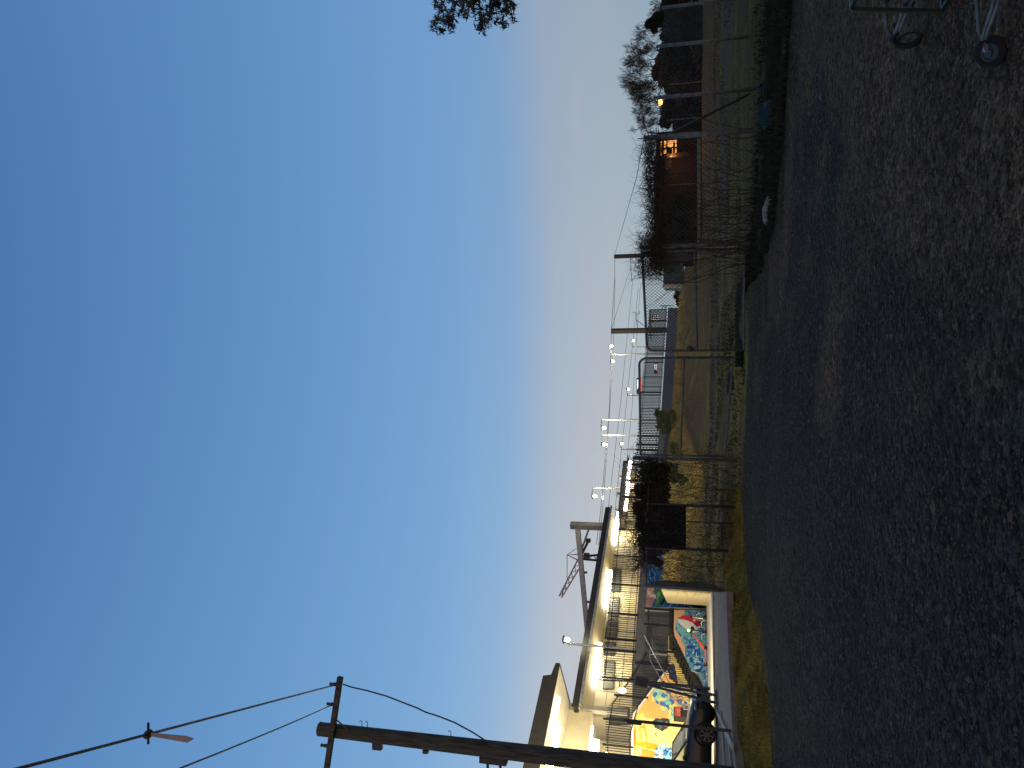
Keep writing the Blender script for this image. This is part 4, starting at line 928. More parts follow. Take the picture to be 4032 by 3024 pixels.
# dark creeper smothering the fence at left
cl_ = [(2560, y, 26, 44) for y in range(1835, 2190, 30)] + [(2600, y, 26, 40) for y in range(1850, 2160, 34)] + [(2520, 2060, 30, 18), (2512, 2000, 30, 22), (2520, 1930, 30, 22), (2545, 1850, 20, 20), (2530, 2130, 20, 20), (2560, 2200, 18, 26), (2590, 2215, 12, 20)]
t = thing('creeper', 'dense dark creeper smothering the fence top beside the shade cloth', 'creeper', (LX[1][0], 22.5, .6)); rr = random.Random(9); mb = MB()
for x, y, rw, rh in cl_:
    p = WY(x, y, 22.8); leaf_mass(mb, p, (rw / 2950 * 23, .3, rh / 2950 * 23), 520, .05, rr)
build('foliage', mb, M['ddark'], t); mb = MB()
for i in range(750): p = WY(rr.choice((rr.uniform(2500, 2600), rr.gauss(2515, 14))), rr.uniform(1815, 2240), 22.7); squig(mb, p, (rr.gauss(0, 1), 0, rr.gauss(.2, 1)), rr.uniform(.3, .9), .008, 8, .8, 0, rr)
build('stems', mb, M['vine'], t)

# palm by the gate post
pl = thing('palm_tree', 'small palm with drooping fronds behind the right gate post', 'palm', WY(2700, 1015, 45)); rr = random.Random(4)
ct = WY(*cE(740, 870), 45); mb = MB(); mb.tube([WY(2705, 1012, 45), ct], [.22, .16], 8); build('trunk', mb, M['bark'], pl)
for i in range(26):
    an = rr.uniform(0, 2 * math.pi); L = rr.uniform(1.3, 2.1); d = Vector((math.cos(an), math.sin(an), rr.uniform(-.2, .9))); pts = [ct.copy()]; v = d.normalized()
    for k_ in range(9): v = (v + Vector((0, 0, -.26))).normalized(); pts.append(pts[-1] + v * L / 9)
    mb = MB(); mb.tube(pts, .018, 3, False)
    for k_ in range(1, 9):
        for sgn in (-1, 1):
            for h_ in (0, .5):
                p = pts[k_].lerp(pts[min(9, k_ + 1)], h_); sd = (pts[k_] - pts[k_ - 1]).cross(Vector((0, 0, 1))).normalized() * sgn; e = p + sd * .26 + Vector((0, 0, -.34)); w_ = (pts[k_] - pts[k_ - 1]).normalized() * .035
                mb.add([p - w_, p + w_, e], [(0, 1, 2)])
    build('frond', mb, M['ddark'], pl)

# bare trees
def branch(mb, p, d, L, r, lv, rr, spread=.6, up=.08):
    n = 5; pts = [p]; r = max(r, .008); rs = [r]; v = d.normalized()
    for i in range(n):
        v = (v + Vector((rr.gauss(0, .13), rr.gauss(0, .13), rr.gauss(0, .13) + up))).normalized(); pts.append(pts[-1] + v * L / n); rs.append(r * (1 - .45 * (i + 1) / n))
    mb.tube(pts, rs, 5 if lv > 3 else 3, False)
    if lv <= 0: return
    k_ = rr.choice((2, 3, 3)) if lv > 1 else 3
    for j in range(k_ + (1 if lv < 4 else 0)):
        i = n if j == 0 else rr.randint(2, n); w = Vector((rr.gauss(0, 1), rr.gauss(0, 1), rr.gauss(0, 1))); nd = (v + w.normalized() * spread * rr.uniform(.7, 1.3)).normalized()
        branch(mb, pts[i], nd, L * rr.uniform(.62, .82), rs[i] * .68, lv - 1, rr, spread, up)
def bare(label, base, top_z, crown, lv, seed, n0=4, spread=.65):
    t = thing('bare_tree', label, 'tree', base, 'trees behind the right hand field'); rr = random.Random(seed); base = Vector(base)
    fork = base + Vector((0, 0, (top_z - base.z) * .3)); mb = MB(); mb.tube([base - Vector((0, 0, .3)), fork], [crown * .055, crown * .045], 8); build('trunk', mb, M['bark'], t); mb = MB()
    for i in range(n0):
        an = 2 * math.pi * (i + rr.random() * .6) / n0; d = Vector((math.cos(an) * 1.1, math.sin(an) * .9, .8)); branch(mb, fork, d, (top_z - fork.z) * .36, crown * .017, lv, rr, spread)
    build('crown', mb, M['bark'], t)
p = WY(2740, 255, 62); bare('wide bare tree with a twiggy dome of branches above the dark hedge', (p.x, 62, 1.1), zat(2440, 255, 62), 6.5, 6, 21, 9)
p = WY(2740, 420, 66); bare('lower bare tree between the orange street lamp and the house', (p.x, 66, 1.1), zat(2470, 420, 66), 4.5, 6, 22, 5)
p = WY(2740, 20, 58); bare('bare tree at the right edge of the picture beside a leafy one', (p.x + .6, 58, 1.1), zat(2530, 10, 58), 4.5, 5, 23, 5)

def big_dark(label, pts, Y, n, seed, name='dark_tree', base_x=2750, m='ddark', s=.2):
    x0 = sum(q[1] for q in pts) / len(pts); b = WY(base_x, x0, Y); return clumpy(label, b, px_clumps(pts, Y), n, s, M[m], name, 'tree', .12, 'trees behind the right hand field', seed, True)
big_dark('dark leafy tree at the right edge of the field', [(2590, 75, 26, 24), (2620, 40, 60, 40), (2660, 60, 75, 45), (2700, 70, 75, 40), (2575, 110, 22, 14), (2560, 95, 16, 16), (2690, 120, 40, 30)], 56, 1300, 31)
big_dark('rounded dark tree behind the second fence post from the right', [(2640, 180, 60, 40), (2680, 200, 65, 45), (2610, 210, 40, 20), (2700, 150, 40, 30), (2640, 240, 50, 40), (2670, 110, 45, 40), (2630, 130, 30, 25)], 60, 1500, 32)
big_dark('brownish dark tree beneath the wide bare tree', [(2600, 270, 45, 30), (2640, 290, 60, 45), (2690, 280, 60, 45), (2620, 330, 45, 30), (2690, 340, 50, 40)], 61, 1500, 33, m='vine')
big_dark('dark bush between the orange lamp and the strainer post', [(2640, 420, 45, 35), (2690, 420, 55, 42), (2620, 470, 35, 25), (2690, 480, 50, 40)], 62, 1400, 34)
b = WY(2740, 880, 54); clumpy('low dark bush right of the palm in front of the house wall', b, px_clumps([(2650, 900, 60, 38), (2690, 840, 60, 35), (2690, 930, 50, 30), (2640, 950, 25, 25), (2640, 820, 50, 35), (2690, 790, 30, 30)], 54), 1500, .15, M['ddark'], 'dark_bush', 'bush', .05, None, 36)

# house with the lit window
Yh = 58
hs = thing('house', 'dark brick house with one lit orange window seen through the fence', 'house', WY(2715, 700, Yh))
def hq(x0, y0, x1, y1, Y, th, nm, m, par=None, bev=0):
    a, b = WY(x0, y0, Y), WY(x1, y1, Y); mb = MB(); mb.box(min(a.x, b.x), Y, min(a.z, b.z), max(a.x, b.x), Y + th, max(a.z, b.z)); return build(nm, mb, M[m] if isinstance(m, str) else m, par or hs)
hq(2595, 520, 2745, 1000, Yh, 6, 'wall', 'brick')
a, b = WY(2592, 500, Yh - .8), WY(2592, 1020, Yh - .8); rdg = .5; mb = MB(); c_ = Vector((a.x, Yh + 7, a.z)); d_ = Vector((b.x, Yh + 7, b.z)); r0 = Vector((a.x - 2, Yh + 3, a.z + rdg)); r1 = Vector((b.x + 2, Yh + 3, a.z + rdg))
mb.add([a, b, d_, c_, r0, r1], [(0, 1, 5, 4), (2, 3, 4, 5), (1, 2, 5), (3, 0, 4), (0, 3, 2, 1)]); build('roof', mb, M['roof'], hs)
w = hq(*cF(735, 622), *cF(900, 765), Yh - .06, .02, 'window_pane', 'win_e')
mb = MB(); x0, y0 = cF(735, 622); x1, y1 = cF(900, 765); a, b = WY(x0, y0, Yh - .1), WY(x1, y1, Yh - .1)
fm = emis('window_frame_glow', (1, .35, .05), .25)
for (p, q) in ((Vector((a.x, a.y, a.z)), Vector((b.x, a.y, a.z))), (Vector((a.x, a.y, b.z)), Vector((b.x, a.y, b.z))), (Vector((a.x, a.y, a.z)), Vector((a.x, a.y, b.z))), (Vector((b.x, a.y, a.z)), Vector((b.x, a.y, b.z))), (Vector(((a.x + b.x) / 2, a.y, a.z)), Vector(((a.x + b.x) / 2, a.y, b.z))), (Vector((a.x, a.y, a.z * .6 + b.z * .4)), Vector((b.x, a.y, a.z * .6 + b.z * .4)))): mb.beam(p, q, .07, .09)
build('window_frame', mb, M['brick'], w)
hq(*cF(800, 690), *cF(852, 745), Yh - .09, .02, 'curtain_plant', 'brick', w); hq(*cF(860, 640), *cF(880, 750), Yh - .09, .02, 'sill_clutter', 'vine', w)
light('porch_light', 'POINT', WY(*cF(850, 780), Yh - 1.3), 130, (1, .38, .08), hs, .2)
for yy, x0 in ((760, 770), (925, 770)): hq(*cF(x0, yy - 10), *cF(1010, yy + 10), Yh - 1.2, .2, 'porch_post', 'roof')
hq(*cF(785, 780), *cF(845, 900), Yh - .3, .25, 'door', 'roof')
# white posts in the distance
for (a_, b_), lab in (((cG(820, 812), cG(1065, 795)), 'thin white post in front of the brownish dark tree'), ((cG(808, 1160), cG(1050, 1142)), 'thin white post right of the strainer post'), ((cF(825, 1052), cF(1000, 1042)), 'thin white post at the left end of the house wall')):
    p, q = WY(*a_, 50), WY(*b_, 50); mb = MB(); mb.tube([(q.x, 50, q.z - .5), (q.x, 50, p.z)], .03, 6); mb.ell((q.x, 50, p.z), .04, .04, .03, 6, 4); one('marker_post', mb, M['steel'], lab, 'post', 'white posts on the field')
# street lamps
def street(label, px, Y, m, base_x, on=True):
    h = WY(*px, Y); t = thing('street_lamp', label, 'street lamp', (h.x + .5, Y + .2, gz(h.x, 60))); mb = MB(); mb.tube([(h.x + .5, Y + .2, 1), (h.x + .5, Y + .2, h.z + .3), (h.x + .3, Y + .1, h.z + .45), (h.x, Y, h.z + .25)], .06, 6); build('pole', mb, M['dark'], t)
    mb = MB(); mb.ell(h + Vector((0, 0, .16)), .22, .22, .1); hd = build('lamp_head', mb, M['dark'], t); mb = MB(); mb.ell(h, .24, .24, .2); build('lamp_glass', mb, M[m], hd)
    if on: light('bulb', 'POINT', h - Vector((0, .6, .4)), 90, (1, .45, .08), t, .2)
street('street lamp glowing orange beside the third fence post', cF(735, 252), 57, 'orange_e', 0)
t = thing('street_lamp', 'small unlit lamp on a curved arm above the vines near the strainer post', 'street lamp', WY(2720, 545, 60)); h = WY(*cF(568, 420), 60); mb = MB(); mb.tube([WY(2720, 548, 60), WY(*cF(610, 540), 60), WY(*cF(580, 460), 60), h], .06, 6); build('pole', mb, M['dark'], t); mb = MB(); mb.ell(h, .4, .2, .12); build('lamp_head', mb, M['rim'], t)

# teal wall with scribbles near palm
tw = thing('painted_shed', 'low teal shed wall with faded purple scribbles beside the palm', 'shed', WY(*cE(960, 1020), 62))
a, b = WY(*cE(862, 880), 62), WY(*cE(1010, 1160), 62); mb = MB(); mb.box(min(a.x, b.x), 62, min(a.z, b.z) - .5, max(a.x, b.x), 66, max(a.z, b.z)); build('wall', mb, M['tealwall'], tw)
mb = MB(); rr = random.Random(2)
for i in range(7):
    p = WY(*cE(rr.uniform(890, 960), 940 + 30 * i), 61.97); mb.tube([p, p + Vector((.15, 0, .25)), p + Vector((.3, 0, -.1)), p + Vector((.42, 0, .2))], .025, 4)
build('scribble', mb, M['bluebl'], tw)
a = WY(*cE(852, 1162), 61.5); b = WY(*cE(1005, 1192), 61.5); mb = MB(); mb.box(min(a.x, b.x), 61.5, b.z - .4, max(a.x, b.x), 61.9, a.z); build('end_panel', mb, M['cream'], tw)
# distant things at platform end
mb = MB(); rr = random.Random(6); q = MB()
b_ = WY(2690, 1180, 85); clumpy('low scrub past the end of the far platform wall', b_, px_clumps([(2660, 1130, 18, 14), (2665, 1160, 16, 12), (2668, 1190, 14, 10), (2690, 1150, 40, 14)], 85), 260, .2, M['ddark'], seed=41)
t = thing('ramp_railing', 'dark railing at the ramp end of the platform', 'railing', WP(*cD(1110, 330), 35.6)); mb = MB()
for a_, b_ in (((960, 325), (1115, 325)), ((975, 340), (1030, 340)), ((975, 340), (975, 375)), ((1020, 325), (1020, 375)), ((960, 325), (960, 340))): mb.tube([WP(*cD(*a_), 35.6), WP(*cD(*b_), 35.6)], .04, 5)
build('rails', mb, M['black'], t)

# ------------------------------------------------------------------ car
Yc = 25.2
def car():
    fwc = WY(2794, 2896, Yc); zg = ZP + .01; x_f = WY(2750, 2779, Yc).x; t = thing('parked_car', 'dark grey hatchback parked in front of the mural, cut off by the left edge', 'car', (fwc.x - 1.2, Yc + .9, zg))
    X = lambda d: x_f - d                                        # d metres back from the nose
    y0, W_ = Yc, 1.78
    # body sections: (d, half width, sill z, belt z, hood curve)
    secs = [(0.0, .62, .38, .62), (.06, .74, .24, .70), (.25, .84, .18, .80), (.6, .88, .17, .88), (1.1, .89, .17, .95), (1.5, .89, .17, 1.0), (2.6, .89, .17, 1.02), (3.6, .88, .18, 1.03), (4.05, .84, .22, 1.02), (4.25, .74, .3, .9), (4.3, .6, .4, .75)]
    V = []; Fx = []; n = 12
    for d, hw, zs, zb in secs:
        prof = [(-hw * .9, zs), (-hw, zs + .12), (-hw * 1.0, (zs + zb) / 2), (-hw * .97, zb - .12), (-hw * .88, zb - .02), (-hw * .5, zb + .03), (hw * .5, zb + .03), (hw * .88, zb - .02), (hw * .97, zb - .12), (hw, (zs + zb) / 2), (hw, zs + .12), (hw * .9, zs)]
        for yy, zz_ in prof: V.append((X(d), y0 + .89 + yy, zg + zz_))
    for i in range(len(secs) - 1):
        for k_ in range(n): Fx.append((i * n + k_, i * n + (k_ + 1) % n, (i + 1) * n + (k_ + 1) % n, (i + 1) * n + k_))
    Fx.append(tuple(range(n))); Fx.append(tuple(range((len(secs) - 1) * n, len(secs) * n))[::-1]); mb = MB(); mb.add(V, Fx); bo = build('body', mb, M['car'], t, smooth=True)
    # cabin glasshouse
    cab = [(1.25, .80, .97, .97), (2.05, .70, 1.0, 1.44), (2.9, .68, 1.0, 1.49), (3.7, .68, 1.0, 1.42), (4.2, .74, .98, 1.02)]
    V = []; Fx = []
    for d, hw, zl, zt in cab:
        for yy, zz_ in ((-.84, zl), (-hw, zt), (hw, zt), (.84, zl)): V.append((X(d), y0 + .89 + yy, zg + zz_))
    for i in range(len(cab) - 1):
        for k_ in range(3): Fx.append((i * 4 + k_, i * 4 + k_ + 1, (i + 1) * 4 + k_ + 1, (i + 1) * 4 + k_))
    mb = MB(); mb.add(V, Fx); build('windows', mb, M['glassd'], t)
    mb = MB(); c_ = cab
    for s_ in (-1, 1):
        mb.tube([(X(d), y0 + .89 + s_ * hw, zg + zt + .0) for d, hw, zl, zt in c_], .035, 6)
        for i, dd in ((1, 2.65), ): mb.tube([(X(dd), y0 + .89 + s_ * .85, zg + 1.0), (X(dd + .08), y0 + .89 + s_ * .70, zg + 1.46)], .035, 6)
    mb.ext([(X(2.0), y0 + .89 - .7, zg + 1.43), (X(2.9), y0 + .89 - .68, zg + 1.49), (X(3.7), y0 + .89 - .68, zg + 1.42), (X(3.7), y0 + .89 + .68, zg + 1.42), (X(2.9), y0 + .89 + .68, zg + 1.49), (X(2.0), y0 + .89 + .7, zg + 1.43)], (0, 0, .03)); build('roof_and_pillars', mb, M['car'], t)
    for d in (.92, 3.45):
        for s_ in (0, 1):
            yc = y0 + (.10 if s_ == 0 else 1.68); c_ = Vector((X(d), yc, zg + .325)); sg = -1 if s_ == 0 else 1
            mb = MB(); mb.tube([c_ + Vector((0, sg * .0, 0)) - Vector((0, .10, 0)), c_ - Vector((0, .08, 0)), c_ + Vector((0, .08, 0)), c_ + Vector((0, .10, 0))], [.29, .325, .325, .29], 28); wh = build('wheel', mb, M['tyre'], t)
            mb = MB(); o_ = c_ + Vector((0, sg * .112, 0)); ring = [o_ + Vector((math.cos(an) * .215, 0, math.sin(an) * .215)) for an in [2 * math.pi * i / 24 for i in range(25)]]; mb.tube(ring, .014, 6, False)
            for i in range(7):
                an = 2 * math.pi * i / 7; mb.beam(o_ + Vector((math.cos(an) * .03, 0, math.sin(an) * .03)), o_ + Vector((math.cos(an) * .21, 0, math.sin(an) * .21)), .02, .035, Vector((0, 1, 0)).cross(Vector((math.cos(an), 0, math.sin(an)))))
            mb.tube([o_ - Vector((0, .01, 0)), o_ + Vector((0, .012, 0))], .04, 12); build('rim', mb, M['rim'], wh)
            mb = MB(); an_ = [math.pi * i / 14 for i in range(15)]; arc = [c_ + Vector((math.cos(a_) * .39, sg * .105, math.sin(a_) * .39)) for a_ in an_]; mb.tube(arc, .035, 6); build('arch_trim', mb, M['tyre'], t)
            mb = MB(); pts = [c_ + Vector((math.cos(2 * math.pi * i / 28) * .385, sg * .0745, math.sin(2 * math.pi * i / 28) * .385)) for i in range(28)]; mb.ext([p for p in pts if p.z > zg + .15], (0, sg * .015, 0)); build('wheel_well', mb, M['tyre'], t)
    for s_ in (0, 1):
        yy = y0 + (.16 if s_ == 0 else 1.62); mb = MB(); mb.ell((X(.12), yy, zg + .66), .16, .12, .07); build('headlight', mb, M['rim'], t, smooth=True)
        yy = y0 + (-.06 if s_ == 0 else 1.84); mb = MB(); mb.ell((X(1.72), yy, zg + 1.03), .08, .10, .07); build('wing_mirror', mb, M['car'], t, smooth=True)
    for d in (1.38, 2.62): mb = MB(); mb.beam((X(d), y0 - .004, zg + .25), (X(d), y0 + .02, zg + .95), .008, .008); build('door_seam', mb, M['black'], t)
    for d in (2.45,): mb = MB(); mb.beam((X(d), y0 - .02, zg + .82), (X(d + .2), y0 - .02, zg + .83), .03, .03); build('door_handle', mb, M['car'], t)
    mb = MB(); mb.box(X(-.01), y0 + .4, zg + .3, X(.04), y0 + 1.38, zg + .5); build('grille', mb, M['black'], t); return t
car()

# ------------------------------------------------------------------ signs, props and street things at left
t = thing('sign_post', 'thin dark post with a small narrow sign standing in front of the parked car', 'sign', WZ(2882, 2882, ZP))
p = WZ(*cA(1945, 1058), ZP); q = WY(*cA(1005, 905), p.y); mb = MB(); mb.tube([p, Vector((p.x, p.y, q.z))], .035, 8); build('pole', mb, M['dark'], t)
mb = MB(); a = WY(*cA(1040, 925), p.y - .05); b = WY(*cA(1165, 950), p.y - .05); mb.ob(((p.x), p.y - .055, (a.z + b.z) / 2), (.05, 0, 0), (0, .015, 0), (0, 0, abs(a.z - b.z) / 2)); build('sign_plate', mb, M['dark'], t)
# braced camera / light pole
t = thing('braced_pole', 'grey equipment pole with control box and two slanting props by the forecourt', 'pole', WZ(*cA(1760, 690), ZP))
Yq = 26.5
mb = MB(); mb.tube([WY(*cA(795, 612), Yq), WY(*cA(1100, 628), Yq)], .03, 6); mb.tube([WY(*cA(1200, 630), Yq), WY(*cA(1760, 690), Yq)], .055, 8); build('pole', mb, M['steel'], t)
mb = MB(); c_ = WY(*cA(1165, 625), Yq); mb.ob(c_, (.15, 0, -.02), (0, .12, 0), (.02, 0, .22)); build('control_box', mb, M['dark'], t, bevel=.02)
for e_, f_ in (((1220, 640), (1812, 748)), ((1215, 655), (1855, 825))):
    mb = MB(); mb.tube([WY(*cA(*e_), Yq - .2), WY(*cA(*f_), Yq - 2.2)], .045, 8); g_ = WY(*cA(*f_), Yq - 2.2); mb.tube([g_ + Vector((-.16, 0, -.0)), g_ + Vector((.16, 0, 0))], .03, 6); build('prop', mb, M['dark'], t)
h = WY(*cA(992, 705), Yq); mb = MB(); mb.tube([WY(*cA(975, 628), Yq), h + Vector((0, 0, .1))], .025, 6); build('arm', mb, M['steel'], t)
mb = MB(); mb.ell(h, .09, .09, .14); build('lamp_glass', mb, M['warm_e'], t); light('bulb', 'SPOT', h + Vector((0, .2, -.15)), 5000, (1, .82, .48), t, .2, WP(*cA(1400, 1050), 34.4), None, 140)
# forecourt floods below deck, at the two lit lamps behind the wooden pole
t = thing('flood_light', 'bright lamp partly hidden by the wooden pole above the mural', 'lamp', WP(*cA(857, 1280), 34.0)); h = WP(*cA(857, 1280), 34.0); mb = MB(); mb.ell(h, .18, .18, .15); build('lamp_glass', mb, M['warm_e'], t)
mb = MB(); mb.tube([h, h + Vector((0, .1, .2)), WP(*cA(845, 1330), 34.3)], .03, 6); build('arm', mb, M['dark'], t); light('bulb', 'POINT', h + NF * .9 - Vector((0, 0, .5)), 300, (1, .82, .48), t, .2)
t = thing('flood_light', 'glowing yellow lamp at the picture edge just below the entrance canopy fascia', 'lamp', WY(*cA(362, 1368), 30)); h = WY(*cA(362, 1368), 30); mb = MB(); mb.ell(h, .22, .22, .16); build('lamp_glass', mb, M['warm_e'], t); mb = MB(); mb.tube([h + Vector((0, 0, .1)), h + Vector((-1, 0, .25)), h + Vector((-1, 0, -7))], .05, 6); build('pole', mb, M['steel'], t); light('bulb', 'POINT', h - Vector((0, 0, .5)), 420, (1, .80, .45), t, .2)
# red bordered notice by the stairs
t = thing('bin_cabinet', 'dark cabinet with a red panel between the mural and the stair foot', 'cabinet', WP(*cL(900, 800), 34.0)); mb = MB(); mb.ext([WP(*p, 33.95) for p in (cL(597, 715), cL(597, 858), cL(850, 885), cL(880, 735))], -NF * .35); build('cabinet', mb, M['dark'], t)
mb = MB(); mb.ext([WP(*p, 33.93) for p in (cL(615, 718), cL(612, 855), cL(705, 865), cL(705, 718))], NF * .02); build('red_panel', mb, mat('red_panel', (.55, .07, .03), .5), t)
for i in range(2): mb = MB(); mb.beam(WP(*cL(655 + 26 * i, 730), 33.9), WP(*cL(655 + 26 * i, 850), 33.9), .03, .04); build('panel_rib', mb, M['redst'], t)
# bike hoops
hoops = [(620, 645, 1265), (720, 745, 1335), (815, 845, 1265), (912, 940, 1338)]
labs = ['tall bike hoop rightmost of the four, in front of the red ball', 'low bike hoop second from the right', 'tall bike hoop beside the orange scooter handlebar', 'low bike hoop leftmost of the four, under the orange scooter']
for (y0_, y1_, xt), lb in zip(hoops, labs):
    c_ = 32.2 if xt < 1300 else 31.4; a, b = WP(*cM(1440, y0_), c_), WP(*cM(1440, y1_), c_); zt = WP(*cM(xt, y0_), c_).z; mb = MB(); a.z = b.z = ZP
    b = b - NF * .35; mb.tube([a, Vector((a.x, a.y, zt - .1)), a.lerp(b, .2) + Vector((0, 0, zt - ZP)), a.lerp(b, .8) + Vector((0, 0, zt - ZP)), Vector((b.x, b.y, zt - .1)), b], .03, 8); one('bike_hoop', mb, M['alum'], lb, 'bike rack', 'bike hoops on the forecourt', smooth=True)
def scooter(label, bar, stem_top, stem_bot, c, mcol, green):
    t = thing('scooter', label, 'scooter', WP(*stem_bot, c)); a, b = WP(*stem_top, c), WP(*stem_bot, c)
    b.z = max(b.z, ZP + .14)
    d = (b - a).normalized(); mb = MB(); mb.tube([a, a.lerp(b, .6), a.lerp(b, .85), b], [.035, .05, .085, .07], 8); build('stem', mb, mcol, t, smooth=True)
    mb = MB(); mb.tube([a + NF * .26, a - NF * .26], .02, 6); mb.ell(a, .06, .06, .07); build('handlebar', mb, M['black'], t)
    mb = MB(); e = b - NF * .9; e.z = b.z = ZP + .14; mb.beam(b + NF * .1, e, .16, .06); build('deck', mb, mcol, t, bevel=.02)
    for w_ in (b + NF * .12, e - NF * .05):
        w_.z = ZP + .115; mb = MB(); mb.tube([w_ - AL * .03, w_ + AL * .03], .11, 16); build('wheel', mb, M['tyre'], t)
    if green: mb = MB(); mb.ell(WP(*cM(1148, 857), c - .1), .07, .07, .07); build('status_light', mb, M['green_e'], t)
scooter('orange hire scooter with a green light leaning left beside the bike hoops', None, cM(1185, 875), cM(1410, 1140), 31.8, M['scoot'], True)
scooter('silver stemmed scooter standing upright between the two right bike hoops', None, cM(1182, 662), cM(1435, 692), 31.9, M['alum'], False)
mb = MB(); mb.tube([WP(*cM(1190, 845), 31.85), WP(*cM(1440, 883), 31.85)], .03, 8); mb.ell(WP(*cM(1205, 830), 31.85), .12, .12, .10); mb.ell(WP(*cM(1180, 880), 31.85), .08, .08, .09); one('bollard', mb, M['black'], 'black charging bollard behind the orange scooter handlebar', 'bollard')
# steel rail at stair foot
t = thing('stair_foot_rail', 'low bright rail at the foot of the stairs against the wave mural', 'railing', WP(*cM(1440, 1700), 32.6)); mb = MB()
mb.tube([WP(*cM(1190, 1440), 32.6), WP(*cM(1290, 1475), 32.6), WP(*cM(1400, 1420), 32.6)], .022, 6); mb.tube([WP(*cM(1315, 1465), 32.6), WP(*cM(1395, 1740), 32.6)], .03, 6); build('rail', mb, M['alum'], t)

# dark fixture under the platform edge, plus added fill light for murals and forecourt
t = thing('undercroft_fixture', 'dark strip fixture under the platform edge above the beach ball mural, with added fill light', 'lamp', WP(*cM(560, 1000), 33.8)); h = WP(*cM(560, 1000), 33.8); mb = MB(); mb.ob(h, AL * .7, NF * .08, Vector((0, 0, .09))); build('housing', mb, M['dark'], t); light('bulb', 'POINT', h + NF * 2.2 - Vector((0, 0, .3)), 45, (1, .88, .62), t, .3)  # bulb is the added fill, set out in front of the dark housing

# ------------------------------------------------------------------ overhanging gum branch
t = thing('gum_branch', 'leafy gum tree branch hanging into the top right of the sky', 'tree branch', WY(1850, -120, 9)); rr = random.Random(15); mb = MB(); lb_ = MB(); Yg = 9
tips = [(1740, 40), (1722, 90), (1735, 135), (1775, 125), (1770, 70), (1800, 30), (1840, 70), (1830, 20), (1870, 30), (1895, 120), (1900, 95), (1895, 60), (1930, 40), (1950, 20), (1960, 95), (1985, 110), (1990, 60), (2015, 40), (2020, 85), (1990, 5), (1925, 75), (1760, 100), (1705, 115), (1812, 60), (1780, 5), (1720, 30), (1965, 40)]
root_ = WY(1880, -260, Yg)
for x, y in tips:
    p = WY(x, y - 12, Yg + rr.uniform(-.3, .3)); mid = root_.lerp(p, .5) + Vector((rr.gauss(0, .08), 0, rr.gauss(0, .08))); mb.tube([root_, mid, p], [.02, .01, .004], 4, False)
    leaf_mass(lb_, p, (.06, .08, .06), 26, .045, rr, droop=1.2); leaf_mass(lb_, mid.lerp(p, .8), (.08, .1, .07), 14, .045, rr, droop=1.2)
for i in range(60):
    x, y = rr.uniform(1760, 2000), -rr.uniform(0, 200); leaf_mass(lb_, WY(x, y, Yg + rr.uniform(-.4, .4)), (.08, .15, .08), 26, .04, rr, droop=1.2)
for i in range(24):
    x, y = rr.choice([(1785, 55), (1765, 75), (1900, 105), (1915, 70), (1850, 25), (1950, 15)]); leaf_mass(lb_, WY(x + rr.gauss(0, 12), y + rr.gauss(0, 12), Yg), (.05, .1, .05), 16, .035, rr, droop=1.2)
build('twigs', mb, M['bark'], t)
tx = root_.x + 3.4; lm = MB(); lm.tube([root_, root_ + Vector((.8, .1, .12)), Vector((tx - .9, Yg, root_.z - .1)), Vector((tx, Yg, root_.z - .9))], [.022, .05, .09, .13], 8); build('limb', lm, M['bark'], t, smooth=True)
lm = MB(); lm.tube([(tx, Yg, -.2), (tx + .05, Yg, 1.5), (tx, Yg, root_.z - .9), (tx + .3, Yg, root_.z + 2)], [.32, .24, .2, .12], 12); build('trunk', lm, M['bark'], t, smooth=True)
for i in range(60): leaf_mass(lb_, Vector((tx + rr.uniform(-1.6, 1.6), Yg + rr.uniform(-1.5, 1.5), root_.z + rr.uniform(.3, 2.8))), (.3, .3, .25), 60, .05, rr, droop=1.2)
build('leaves', lb_, M['gum'], t)

# ------------------------------------------------------------------ cart at lower right
ck = thing('trolley', 'green framed trolley with two small wheels on silver arms, cut off at the right', 'trolley', WZ(*cI(1000, 60), 0))
def TI(pts, r, nm, m, par=None): mb = MB(); mb.tube([WY(*cI(a_, b_), Y) for a_, b_, Y in pts], r, 8); return build(nm, mb, M[m], par or ck, smooth=True)
mb = MB(); fa = WY(*cI(410, 100), 4.95); fb = WY(*cI(1370, 118), 4.95); ex = Vector((1.0, .25, 0))
for p, q in ((fa, fb), (fa, fa + ex), (fb, fb + ex), (fa + ex, fb + ex)): mb.beam(p, q, .024, .024)
for q in (fa, fb): mb.beam(q + Vector((.02, 0, 0)), q + Vector((.2, -.75, -.02)), .024, .024); mb.beam(q + ex, q + ex + Vector((.18, -.75, -.02)), .024, .024)
build('frame', mb, M['green'], ck, bevel=.004)
mb = MB()
for i in range(9): p = fb + Vector((.08 + .11 * i, .02 * i, .03)); mb.beam(p, p + Vector((.18, -.72, 0)), .05, .012)
build('slatted_tray', mb, M['dark'], ck)
mb = MB(); mb.tube([fa + ex, fa + ex + Vector((.25, 0, .3)), fa + ex + Vector((.4, -.35, .34)), fa + ex + Vector((.42, -.75, .3))], .014, 8); build('handle', mb, M['steel'], ck)
